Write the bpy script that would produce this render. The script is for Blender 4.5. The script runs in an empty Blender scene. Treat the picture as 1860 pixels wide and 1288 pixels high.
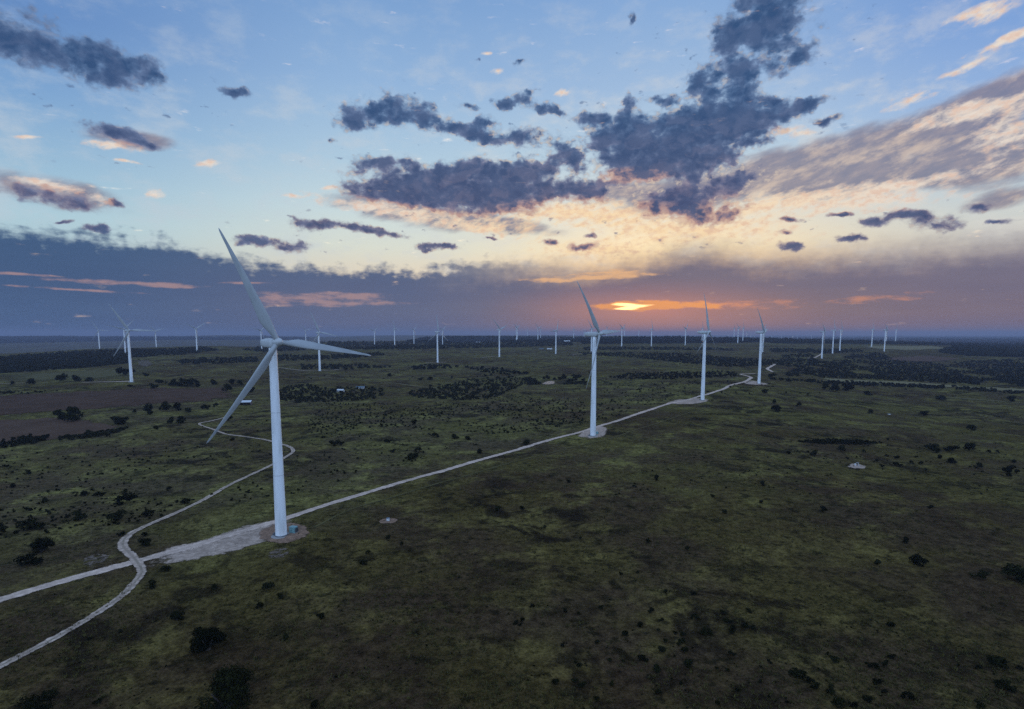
import bpy, math, random
import numpy as np
from mathutils import Matrix, Vector

scene = bpy.context.scene
COL = scene.collection
R = math.radians
random.seed(7)
rng = np.random.default_rng(11)

# ------------------------------------------------------------------ camera
F, CX, CY = 1033.0, 930.0, 720.0          # focal length and principal point in photo pixels
PITCH = math.atan(113.0 / F)
CAM_Z = 85.0
cam_data = bpy.data.cameras.new("camera")
cam_data.sensor_width = 36.0
cam_data.lens = 36.0 * F / 1860.0
cam_data.shift_y = (CY - 644.0) / 1860.0
cam_data.clip_start = 1.0
cam_data.clip_end = 200000.0
cam = bpy.data.objects.new("camera", cam_data)
cam.location = (0, 0, CAM_Z)
cam.rotation_euler = (R(90) - PITCH, 0, 0)
COL.objects.link(cam)
scene.camera = cam

scene.view_settings.view_transform = 'Standard'
scene.view_settings.look = 'None'
scene.view_settings.exposure = 0.0
scene.view_settings.gamma = 1.0
scene.cycles.use_denoising = False
scene.cycles.max_bounces = 5
scene.cycles.volume_bounces = 0
scene.cycles.transparent_max_bounces = 12
scene.cycles.sample_clamp_indirect = 4.0


def ray(px, py):
    x = (np.asarray(px, float) - CX) / F
    y = (CY - np.asarray(py, float)) / F
    c, s = math.cos(PITCH), math.sin(PITCH)
    return np.stack([x, c + y * s, -s + y * c], -1)


def az_el(px, py):
    d = ray(px, py)
    return (np.degrees(np.arctan2(d[..., 0], d[..., 1])),
            np.degrees(np.arctan2(d[..., 2], np.hypot(d[..., 0], d[..., 1]))))


SUN_AZ, SUN_EL = [float(v) for v in az_el(1150, 557)]


def lin(c):
    return tuple(((v / 255.0) / 12.92 if v / 255.0 <= 0.04045 else ((v / 255.0 + 0.055) / 1.055) ** 2.4) for v in c)


# ------------------------------------------------------------------ node helper
class NT:
    def __init__(self, tree):
        self.t = tree

    def node(self, typ, **kw):
        n = self.t.nodes.new(typ)
        for k, v in kw.items():
            setattr(n, k, v)
        return n

    def put(self, sock, v):
        if hasattr(v, 'is_linked') or isinstance(v, bpy.types.NodeSocket):
            self.t.links.new(v, sock)
        else:
            sock.default_value = v

    def m(self, op, a, b=None, c=None, clamp=False):
        n = self.node('ShaderNodeMath', operation=op, use_clamp=clamp)
        self.put(n.inputs[0], a)
        if b is not None: self.put(n.inputs[1], b)
        if c is not None: self.put(n.inputs[2], c)
        return n.outputs[0]

    def add(self, a, b): return self.m('ADD', a, b)
    def sub(self, a, b): return self.m('SUBTRACT', a, b)
    def mul(self, a, b): return self.m('MULTIPLY', a, b)
    def mad(self, a, b, c): return self.m('MULTIPLY_ADD', a, b, c)

    def smooth(self, v, a, b, lo=0.0, hi=1.0):
        n = self.node('ShaderNodeMapRange', interpolation_type='SMOOTHSTEP')
        self.put(n.inputs[0], v); self.put(n.inputs[1], a); self.put(n.inputs[2], b)
        n.inputs[3].default_value = lo; n.inputs[4].default_value = hi
        return n.outputs[0]

    def vec(self, x, y, z=0.0):
        n = self.node('ShaderNodeCombineXYZ')
        self.put(n.inputs[0], x); self.put(n.inputs[1], y); self.put(n.inputs[2], z)
        return n.outputs[0]

    def vm(self, op, a, b=None):
        n = self.node('ShaderNodeVectorMath', operation=op)
        self.put(n.inputs[0], a)
        if b is not None: self.put(n.inputs[1], b)
        return n.outputs['Value'] if op in ('LENGTH', 'DOT_PRODUCT') else n.outputs[0]

    def noise(self, v, scale, detail=5.0, rough=0.55, lac=2.0, dist=0.0, dim='3D', color=False):
        n = self.node('ShaderNodeTexNoise', noise_dimensions=dim)
        self.put(n.inputs['Vector'], v)
        n.inputs['Scale'].default_value = scale
        n.inputs['Detail'].default_value = detail
        n.inputs['Roughness'].default_value = rough
        n.inputs['Lacunarity'].default_value = lac
        n.inputs['Distortion'].default_value = dist
        return n.outputs['Color' if color else 'Fac']

    def mix(self, f, a, b):
        n = self.node('ShaderNodeMix', data_type='RGBA')
        self.put(n.inputs[0], f)
        for s, v in ((n.inputs[6], a), (n.inputs[7], b)):
            if isinstance(v, tuple): s.default_value = (*v[:3], 1)
            else: self.put(s, v)
        return n.outputs[2]

    def scale(self, c, f):
        n = self.node('ShaderNodeMix', data_type='RGBA', blend_type='MULTIPLY')
        n.inputs[0].default_value = 1.0
        for s, v in ((n.inputs[6], c), (n.inputs[7], f)):
            if isinstance(v, tuple): s.default_value = (*v[:3], 1)
            elif isinstance(v, float): s.default_value = (v, v, v, 1)
            else: self.put(s, v)
        return n.outputs[2]

    def addc(self, a, b, f=1.0):
        n = self.node('ShaderNodeMix', data_type='RGBA', blend_type='ADD')
        self.put(n.inputs[0], f)
        for s, v in ((n.inputs[6], a), (n.inputs[7], b)):
            if isinstance(v, tuple): s.default_value = (*v[:3], 1)
            else: self.put(s, v)
        return n.outputs[2]

    def ramp(self, f, stops):
        n = self.node('ShaderNodeValToRGB')
        els = n.color_ramp.elements
        while len(els) < len(stops): els.new(0.5)
        for e, (p, c) in zip(els, stops):
            e.position = p; e.color = (*c, 1)
        self.put(n.inputs[0], f)
        return n.outputs[0]


# ------------------------------------------------------------------ sky
world = bpy.data.worlds.new("World")
scene.world = world
world.use_nodes = True
world.cycles.sampling_method = 'MANUAL'
world.cycles.sample_map_resolution = 512
wt = world.node_tree
wt.nodes.clear()
W = NT(wt)
geo = W.node('ShaderNodeTexCoord').outputs['Generated']
sep = W.node('ShaderNodeSeparateXYZ')
W.put(sep.inputs[0], geo)
dx, dy, dz = sep.outputs
AZ = W.mul(W.m('ARCTAN2', dx, dy), 180 / math.pi)
EL = W.mul(W.m('ARCSINE', dz), 180 / math.pi)
P = W.vec(AZ, EL, 0.0)
# a turbulent version of the direction, so every cloud outline is broken up
wn = W.noise(P, 0.16, 4.0, 0.6, color=True)
warp = W.vm('MULTIPLY', W.vm('SUBTRACT', wn, (0.5, 0.5, 0.5)), (6.0, 3.2, 0.0))
wn2 = W.noise(P, 0.8, 4.0, 0.6, color=True)
warp2 = W.vm('MULTIPLY', W.vm('SUBTRACT', wn2, (0.5, 0.5, 0.5)), (1.6, 1.0, 0.0))
PW = W.vm('ADD', W.vm('ADD', P, warp), warp2)
PS = W.vm('ADD', P, W.vm('MULTIPLY', warp, (0.25, 0.16, 0.0)))


SPREAD = 1.45


def blob(src, cx, cy, rx, ry, rot=0.0, w=1.0):
    """elliptical lobe of cloud given in photo pixels, kept as azimuth / elevation"""
    a0, e0 = [float(v) for v in az_el(cx, cy)]
    ax, ex = [float(v) for v in az_el(cx + 5, cy)]
    ay, ey = [float(v) for v in az_el(cx, cy - 5)]
    sx, sy = math.hypot(ax - a0, ex - e0) / 5, math.hypot(ay - a0, ey - e0) / 5
    tilt = math.degrees(math.atan2(ex - e0, ax - a0))
    n = W.node('ShaderNodeMapping', vector_type='TEXTURE')
    W.put(n.inputs[0], src)
    n.inputs['Location'].default_value = (a0, e0, 0)
    n.inputs['Rotation'].default_value = (0, 0, R(rot + tilt))
    n.inputs['Scale'].default_value = (rx * sx * SPREAD, ry * sy * SPREAD, 1)
    g = W.node('ShaderNodeTexGradient', gradient_type='SPHERICAL')
    W.put(g.inputs[0], n.outputs[0])
    return g.outputs['Fac'] if w == 1.0 else W.mul(g.outputs['Fac'], w)


def field(src, blobs):
    acc = None
    for b in blobs:
        v = blob(src, *b)
        v = W.sub(1.0, v)
        acc = v if acc is None else W.mul(acc, v)
    return W.sub(1.0, acc)


def col_table(rows):
    """rows: (photo y, left, centre, sunward, right) sRGB -> three ramps over elevation mixed over azimuth"""
    xs = (0, 700, 1230, 1860)
    cols = []
    for k in range(4):
        stops = []
        for r in reversed(rows):
            e = float(az_el(xs[k], r[0])[1])
            stops.append(((e + 2.0) / 60.0, lin(r[1 + k])))
        cols.append(stops)
    f = W.m('DIVIDE', W.add(EL, 2.0), 60.0)
    rr = [W.ramp(f, s) for s in cols]
    azs = [float(az_el(x, 500)[0]) for x in xs]
    c = W.mix(W.smooth(AZ, azs[0], azs[1]), rr[0], rr[1])
    c = W.mix(W.smooth(AZ, azs[1], azs[2]), c, rr[2])
    return W.mix(W.smooth(AZ, azs[2], azs[3]), c, rr[3])


clear = col_table([
    (-240, (88, 128, 186), (100, 140, 198), (104, 143, 202), (98, 138, 200)),
    (0, (98, 138, 193), (122, 160, 207), (132, 168, 213), (118, 156, 212)),
    (150, (122, 162, 206), (144, 178, 216), (154, 184, 218), (142, 174, 218)),
    (290, (150, 186, 212), (172, 200, 220), (186, 208, 222), (176, 198, 216)),
    (380, (170, 202, 216), (198, 216, 220), (228, 224, 208), (200, 206, 204)),
    (450, (176, 198, 206), (214, 218, 206), (244, 222, 180), (202, 194, 184)),
    (520, (160, 180, 190), (225, 205, 180), (250, 190, 125), (205, 170, 150)),
])
sky_tex = W.node('ShaderNodeTexSky', sky_type='NISHITA', sun_disc=False)
sky_tex.sun_elevation = R(SUN_EL)
sky_tex.sun_rotation = R(SUN_AZ)
sky_tex.altitude = 700
clear = W.addc(clear, W.scale(sky_tex.outputs[0], 0.012))

# mauve streaked sheet sweeping up to the right
streak_v = W.node('ShaderNodeMapping', vector_type='TEXTURE')
W.put(streak_v.inputs[0], PS)
streak_v.inputs['Rotation'].default_value = (0, 0, R(15))
streak_v.inputs['Scale'].default_value = (2.6, 1.0, 1.0)
SN = W.noise(streak_v.outputs[0], 0.55, 6.0, 0.58)
SN2 = W.noise(streak_v.outputs[0], 1.5, 5.0, 0.6)
CN = W.noise(W.vm('MULTIPLY', PW, (1.0, 1.5, 1.0)), 0.34, 7.0, 0.60)
FN = W.noise(W.vm('MULTIPLY', P, (1.0, 1.5, 1.0)), 1.3, 6.0, 0.56)
HN = W.noise(W.vm('MULTIPLY', P, (0.16, 1.0, 1.0)), 0.75, 5.0, 0.58)

VN = W.noise(W.vm('MULTIPLY', PS, (0.5, 1.0, 1.0)), 0.42, 6.0, 0.62)
veil = W.mul(W.smooth(VN, 0.45, 0.72), W.smooth(EL, 30.0, 14.0, 0.16, 0.5))
clear = W.mix(veil, clear, W.mix(W.smooth(AZ, -20.0, 8.0), lin((196, 206, 216)), lin((226, 222, 214))))

S_BLOBS = [(1400, 312, 150, 34, 14), (1560, 288, 210, 48, 14), (1745, 225, 170, 46, 17), (1830, 165, 100, 34, 25),
           (1805, 290, 140, 46, 10), (1650, 322, 200, 26, 10), (1480, 325, 130, 30, 6), (1820, 362, 70, 16, 15),
           (1240, 355, 120, 30, 5), (1130, 345, 80, 18, 0), (100, 350, 120, 26, -12), (230, 250, 80, 16, -8),
           (760, 390, 150, 24, -9), (900, 405, 110, 14, -8)]
SD = field(PS, S_BLOBS)
s_den = W.add(SD, W.mul(W.sub(SN, 0.5), 1.25))
s_alpha = W.mul(W.mul(W.smooth(s_den, 0.05, 0.70), W.smooth(SD, 0.02, 0.30)), 0.85)
s_lit = W.smooth(W.add(W.mul(W.sub(SN2, 0.5), 0.6), W.mul(W.sub(SN, 0.5), -1.1)), -0.06, 0.26)
warm_side = W.smooth(AZ, -30.0, 8.0)
s_col = W.mix(W.smooth(SN2, 0.3, 0.7), lin((122, 120, 142)), lin((150, 138, 148)))
s_col = W.mix(W.mul(s_lit, 0.6), s_col, W.mix(warm_side, lin((205, 190, 190)), lin((232, 205, 178))))

# thin lit cloud: cream and orange
W_BLOBS = [(690, 378, 130, 15, -9), (850, 408, 140, 17, -9), (1000, 385, 130, 24, 5), (1125, 392, 120, 26, 0),
           (1270, 420, 190, 26, 0), (1150, 318, 60, 14, 0), (1400, 372, 170, 26, 9), (1620, 336, 220, 14, 10),
           (1800, 22, 60, 20, 25), (1740, 30, 40, 10, 25), (1810, 82, 50, 9, 25), (1650, 182, 44, 12, 20),
           (1735, 205, 90, 18, 18), (1835, 240, 80, 44, 15), (1780, 200, 120, 16, 18), (1440, 240, 40, 12, 0), (45, 249, 34, 4, 0), (285, 352, 22, 9, 0),
           (95, 338, 80, 10, -14), (190, 362, 20, 12, 0), (222, 290, 30, 4, -12), (380, 297, 26, 8, 0),
           (600, 340, 22, 5, 0), (530, 354, 26, 5, -5), (885, 98, 12, 4, 0), (905, 130, 14, 6, 0), (1020, 168, 18, 8, 0),
           (200, 262, 60, 10, -10), (1590, 365, 160, 20, 5), (1090, 455, 120, 20, 0), (1850, 60, 40, 14, 25), (1760, 120, 60, 8, 28)]
WD = field(PS, W_BLOBS)
w_den = W.add(WD, W.add(W.mul(W.sub(SN2, 0.5), 1.9), W.mul(W.sub(FN, 0.5), 1.0)))
w_alpha = W.mul(W.smooth(w_den, 0.22, 1.05), W.smooth(WD, 0.02, 0.22))
w_sun = W.smooth(W.m('ABSOLUTE', W.sub(AZ, 10.0)), 30.0, 4.0)
w_low = W.smooth(EL, 20.0, 9.0)
w_col = W.mix(W.mul(w_sun, w_low), lin((232, 220, 208)), lin((253, 222, 176)))
w_col = W.mix(W.smooth(FN, 0.42, 0.66, 0.0, 0.55), w_col, lin((222, 180, 158)))

# dark broken cumulus
D_BLOBS = [(30, 70, 95, 55, -12), (130, 102, 110, 46, -14), (215, 118, 70, 34, -18), (282, 130, 28, 26, 0),
           (215, 240, 70, 15, -12), (262, 256, 44, 12, -5), (60, 352, 100, 20, -10, .75), (140, 368, 60, 14, -5, .8),
           (215, 367, 22, 8, 0), (174, 410, 24, 8, 0), (112, 402, 20, 4, 0),
           (680, 200, 64, 30, 12), (740, 203, 56, 26, -4), (640, 218, 30, 20, 0), (770, 210, 24, 18, 0),
           (825, 228, 44, 15, 4), (886, 217, 24, 14, 0), (866, 244, 34, 18, -18), (955, 248, 72, 18, -3),
           (916, 188, 22, 14, 0), (955, 181, 20, 20, 0), (986, 194, 24, 11, 0), (1012, 206, 20, 8, 0),
           (1035, 288, 36, 30, -35), (1000, 300, 26, 14, 20),
           (830, 335, 175, 44, -3), (905, 325, 110, 42, 5), (870, 362, 95, 28, -2), (715, 342, 80, 26, -6), (690, 292, 58, 11, -5),
           (1072, 345, 60, 24, 0), (1010, 350, 40, 16, 10),
           (1078, 215, 38, 13, 0), (1170, 292, 64, 24, 0), (1240, 300, 80, 22, 5), (1200, 250, 80, 46, 0), (840, 345, 170, 40, -3), (1112, 242, 60, 38, -25), (1150, 272, 84, 48, 0), (1142, 198, 15, 24, 0), (1230, 272, 115, 58, 10),
           (1290, 200, 74, 62, 20), (1295, 252, 92, 46, 10), (1350, 145, 52, 62, 20), (1332, 60, 42, 62, 0), (1388, 62, 48, 58, 30),
           (1420, 18, 76, 36, -15), (1442, 100, 36, 34, 30), (1268, 140, 36, 30, 0), (1432, 203, 66, 18, 10), (1408, 182, 32, 14, 0),
           (1502, 218, 40, 9, 4), (1362, 232, 60, 36, 14), (1198, 182, 28, 11, 0), (1470, 190, 36, 9, 20),
           (1250, 368, 100, 34, -4), (1285, 388, 56, 20, 0), (1190, 368, 36, 16, 0), (1320, 330, 84, 24, 12, .85),
           (565, 406, 38, 13, -10), (625, 411, 52, 11, -7), (700, 425, 44, 7, -10), (470, 436, 50, 10, 0), (522, 448, 46, 13, 0),
           (1660, 391, 54, 12, 2), (1580, 402, 42, 13, 0), (1700, 406, 50, 15, 4), (1775, 377, 30, 10, 0), (1812, 402, 46, 5, 6),
           (1520, 390, 24, 5, 6), (1435, 447, 26, 9, 0), (1428, 424, 16, 6, 0), (1545, 433, 40, 9, 4), (1440, 396, 24, 5, 0),
           (1055, 450, 34, 7, 0), (1000, 438, 16, 8, 0), (1068, 430, 12, 5, 0), (885, 433, 14, 4, 0), (795, 450, 46, 8, 0), (770, 453, 18, 8, 0),
           (950, 115, 16, 6, 15), (1150, 38, 8, 12, 0), (875, 108, 10, 5, 0), (845, 190, 20, 8, 0), (430, 165, 26, 12, -10), (602, 255, 12, 6, 0)]
DD = field(W.vm('ADD', P, W.vm('ADD', W.vm('MULTIPLY', warp, (0.42, 0.42, 0)), W.vm('MULTIPLY', warp2, (0.9, 0.8, 0)))), D_BLOBS)
vor = W.node('ShaderNodeTexVoronoi', feature='SMOOTH_F1', voronoi_dimensions='2D')
W.put(vor.inputs['Vector'], W.vm('ADD', W.vm('MULTIPLY', P, (1.0, 1.35, 1.0)), W.vm('MULTIPLY', warp2, (0.35, 0.35, 0))))
vor.inputs['Scale'].default_value = 0.62
vor.inputs['Detail'].default_value = 2.0
vor.inputs['Roughness'].default_value = 0.5
vor.inputs['Smoothness'].default_value = 0.6
PUFF = W.sub(0.42, vor.outputs['Distance'])
d_den = W.add(W.mul(DD, 1.1), W.add(W.add(W.mul(W.sub(CN, 0.5), 1.6), W.mul(PUFF, 0.5)), W.mul(W.sub(FN, 0.5), 0.85)))
to_sun = W.vm('NORMALIZE', W.vm('SUBTRACT', (SUN_AZ, SUN_EL, 0.0), P))
CN2 = W.noise(W.vm('MULTIPLY', W.vm('ADD', PW, W.vm('MULTIPLY', to_sun, (0.9, 0.9, 0.0))), (1.0, 1.5, 1.0)), 0.34, 7.0, 0.60)
relief_lit = W.smooth(W.sub(CN, CN2), -0.02, 0.13)
gate = W.smooth(DD, 0.03, 0.14)
d_alpha = W.mul(W.smooth(d_den, 0.22, 0.66), gate)
d_thick = W.smooth(d_den, 0.34, 0.95)
d_hi = W.mix(W.smooth(EL, 10.0, 22.0), lin((66, 78, 114)), lin((48, 78, 120)))
d_edge = W.mix(W.smooth(EL, 10.0, 20.0), lin((122, 116, 140)), lin((92, 120, 160)))
d_col = W.mix(d_thick, d_edge, d_hi)
d_col = W.mix(W.smooth(W.add(CN, W.mul(PUFF, -0.25)), 0.42, 0.70, 0, 0.28), d_col, lin((92, 108, 144)))
near_sun = W.mul(W.smooth(W.m('ABSOLUTE', W.sub(AZ, 8.0)), 34.0, 8.0), W.smooth(EL, 22.0, 9.0))
d_col = W.mix(W.mul(relief_lit, W.sub(0.55, W.mul(d_thick, 0.42))), d_col, W.mix(near_sun, lin((116, 134, 170)), lin((178, 148, 150))))
d_veil = W.mul(W.mul(W.smooth(d_den, 0.02, 0.6), W.smooth(DD, 0.02, 0.3)), 0.45)
d_warm = W.mul(W.smooth(WD, 0.05, 0.5), W.sub(1.0, d_thick))
d_col = W.mix(W.mul(d_warm, 0.75), d_col, lin((225, 170, 140)))

sky = W.mix(s_alpha, clear, s_col)
sky = W.mix(w_alpha, sky, w_col)
frag_zone = field(P, [(1270, 180, 300, 170, 20), (960, 235, 360, 70, 0), (840, 330, 260, 60, 0), (200, 190, 230, 110, -15), (1100, 425, 420, 40, 0),
                      (560, 430, 160, 40, 0), (1640, 400, 220, 40, 0)])
frag_n = W.add(W.noise(W.vm('MULTIPLY', P, (0.8, 1.6, 1.0)), 0.8, 6.0, 0.55), W.mul(PUFF, 0.18))
frag = W.mul(W.smooth(frag_n, 0.595, 0.70), W.smooth(frag_zone, 0.05, 0.4))
sky = W.mix(W.mul(frag, 0.75), sky, W.mix(W.smooth(EL, 9.0, 19.0), lin((120, 116, 140)), lin((92, 116, 154))))
sky = W.mix(d_veil, sky, d_edge)
sky = W.mix(W.mul(d_alpha, 0.96), sky, d_col)
rim = W.mul(W.mul(d_alpha, W.sub(1.0, d_alpha)), W.mul(W.mul(W.smooth(FN, 0.48, 0.62), W.smooth(EL, 27.0, 14.0, 0.35, 1.0)), 1.7))
sky = W.mix(W.mul(rim, W.smooth(W.m('ABSOLUTE', W.sub(AZ, 8.0)), 45.0, 12.0, 0.25, 1.0)), sky, lin((250, 228, 196)))

# low bank of stratus right across the horizon
top_pts = [(0, 402), (150, 415), (300, 428), (400, 452), (560, 472), (760, 478), (900, 472), (1060, 482), (1160, 470),
           (1250, 448), (1400, 462), (1600, 452), (1860, 430)]
fc = W.node('ShaderNodeFloatCurve')
cur = fc.mapping.curves[0]
a_lo, a_hi = -60.0, 60.0
pts = [((float(az_el(x, y)[0]) - a_lo) / (a_hi - a_lo), float(az_el(x, y)[1]) / 20.0) for x, y in top_pts]
while len(cur.points) < len(pts): cur.points.new(0.5, 0.5)
for p, (u, v) in zip(cur.points, pts): p.location = (u, v)
fc.mapping.update()
W.put(fc.inputs['Value'], W.m('DIVIDE', W.sub(AZ, a_lo), a_hi - a_lo))
top = W.mul(fc.outputs[0], 20.0)
soft = W.smooth(AZ, -10.0, 8.0)
edge = W.add(W.add(W.sub(top, EL), W.mul(soft, 0.9)), W.mul(W.sub(1.0, W.mul(soft, 0.55)), W.add(W.add(W.mul(W.sub(FN, 0.5), 1.6), W.mul(PUFF, 1.0)), W.add(W.mul(W.sub(HN, 0.5), 2.6), W.mul(W.sub(CN, 0.5), 2.0)))))
b_alpha = W.mix(soft, W.smooth(edge, -0.35, 1.1), W.smooth(edge, -0.8, 3.2))
b_alpha = W.mul(b_alpha, 0.97)
bank = col_table([
    (380, (60, 90, 128), (78, 98, 132), (112, 110, 132), (122, 118, 136)),
    (470, (62, 88, 126), (78, 97, 130), (112, 108, 128), (116, 111, 130)),
    (525, (66, 90, 128), (86, 98, 130), (120, 110, 124), (118, 109, 126)),
    (560, (70, 94, 132), (92, 102, 132), (142, 118, 116), (125, 110, 121)),
    (590, (68, 92, 130), (90, 99, 131), (154, 120, 116), (126, 108, 121)),
    (612, (64, 89, 126), (80, 94, 128), (134, 109, 115), (112, 100, 119)),
    (700, (58, 84, 118), (74, 86, 116), (105, 93, 106), (96, 91, 108)),
])
bank = W.mix(W.smooth(HN, 0.35, 0.7, 0.0, 0.35), bank, W.scale(bank, (0.78, 0.82, 0.9)))
sky = W.mix(b_alpha, sky, bank)

# slits in the bank
PH = W.vm('ADD', P, W.vm('MULTIPLY', warp, (0.3, 0.04, 0.0)))
ST = W.noise(W.vm('MULTIPLY', PH, (0.22, 1.0, 1.0)), 1.7, 5.0, 0.6)
gn = W.add(W.add(W.mul(W.sub(HN, 0.5), 1.0), W.mul(W.sub(FN, 0.5), 0.7)), W.mul(W.sub(ST, 0.5), 2.6))


def slits(blobs, lo, hi):
    f = field(PH, blobs)
    return W.mul(W.smooth(W.add(f, gn), lo, hi), W.smooth(f, 0.0, 0.3))


pink = slits([(575, 543, 120, 12, 0), (650, 551, 90, 5, 0), (250, 515, 130, 4.5, -3), (320, 521, 70, 3.5, -2), (150, 527, 120, 2.6, -4), (450, 514, 46, 3, 0),
              (30, 498, 70, 3, -4), (620, 538, 70, 6, 0)], 0.2, 1.0)
sky = W.mix(W.mul(pink, 0.6), sky, lin((190, 152, 144)))
cream = slits([(1080, 503, 110, 7, 2), (1010, 509, 60, 5, 0), (1120, 496, 46, 7, 0)], 0.25, 1.0)
sky = W.mix(W.mul(cream, 0.85), sky, lin((236, 184, 134)))
peach = slits([(1600, 540, 90, 9, 3), (1290, 553, 170, 9, 0)], 0.2, 1.0)
sky = W.mix(W.mul(peach, 0.6), sky, lin((222, 150, 110)))
halo = field(P, [(1180, 562, 230, 44, 0)])
sky = W.addc(sky, lin((225, 115, 55)), W.mul(W.m('POWER', halo, 1.7), 0.42))
slit = slits([(1215, 554, 120, 7, 0), (1150, 558, 56, 7, 0)], 0.15, 0.7)
sky = W.mix(W.mul(slit, 0.85), sky, (0.95, 0.38, 0.10))
core = field(PH, [(1140, 554, 26, 3.2, -2), (1156, 557, 28, 2.6, 6), (1138, 561, 20, 2.6, 0)])
sky = W.addc(sky, (1.9, 1.2, 0.5), W.smooth(W.add(core, W.mul(gn, 0.4)), 0.15, 0.7))

# unseen blue sky overhead and behind, brightened beyond natural to light the towers
up = W.smooth(EL, 34.0, 62.0)
back = W.smooth(W.m('ABSOLUTE', AZ), 62.0, 110.0)
backlow = W.mul(back, W.smooth(EL, -4.0, 10.0))
sky = W.mix(up, sky, (0.32, 0.50, 0.86))
sky = W.mix(backlow, sky, W.mix(W.smooth(EL, 5.0, 70.0), (0.74, 1.10, 1.76), (0.38, 0.58, 0.98)))
bg = W.node('ShaderNodeBackground')
W.put(bg.inputs[0], sky)
bg.inputs[1].default_value = 1.0
wo = W.node('ShaderNodeOutputWorld')
wt.links.new(bg.outputs[0], wo.inputs[0])

# the sun, low and veiled behind the bank
sun_data = bpy.data.lights.new("sun", 'SUN')
sun_data.energy = 0.5
sun_data.angle = R(10)
sun_data.color = (1.0, 0.66, 0.42)
sun = bpy.data.objects.new("sun", sun_data)
sd = Vector((math.sin(R(SUN_AZ)) * math.cos(R(SUN_EL)), math.cos(R(SUN_AZ)) * math.cos(R(SUN_EL)), math.sin(R(SUN_EL))))
sun.rotation_euler = (-sd).to_track_quat('-Z', 'Y').to_euler()
sun.location = (0, 0, 400)
COL.objects.link(sun)


# ------------------------------------------------------------------ materials
def material(name, build):
    m = bpy.data.materials.new(name)
    m.use_nodes = True
    t = m.node_tree
    t.nodes.clear()
    N = NT(t)
    sh = build(N)
    o = N.node('ShaderNodeOutputMaterial')
    t.links.new(sh, o.inputs[0])
    return m


def bsdf(N, color, rough=0.6, spec=0.3, metal=0.0, normal=None):
    b = N.node('ShaderNodeBsdfPrincipled')
    if isinstance(color, tuple): b.inputs['Base Color'].default_value = (*color, 1)
    else: N.put(b.inputs['Base Color'], color)
    N.put(b.inputs['Roughness'], rough)
    b.inputs['Specular IOR Level'].default_value = spec
    b.inputs['Metallic'].default_value = metal
    if normal is not None: N.put(b.inputs['Normal'], normal)
    return b.outputs[0]


def pos(N): return N.node('ShaderNodeNewGeometry').outputs['Position']
def objco(N): return N.node('ShaderNodeTexCoord').outputs['Object']


def bump(N, h, strength=0.5, dist=1.0):
    n = N.node('ShaderNodeBump')
    n.inputs['Strength'].default_value = strength
    n.inputs['Distance'].default_value = dist
    N.put(n.inputs['Height'], h)
    return n.outputs[0]


PASTURE_N, PASTURE_D = (-0.5547, 0.8320, 0.0), 0.0     # set for real once the road is known


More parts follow.
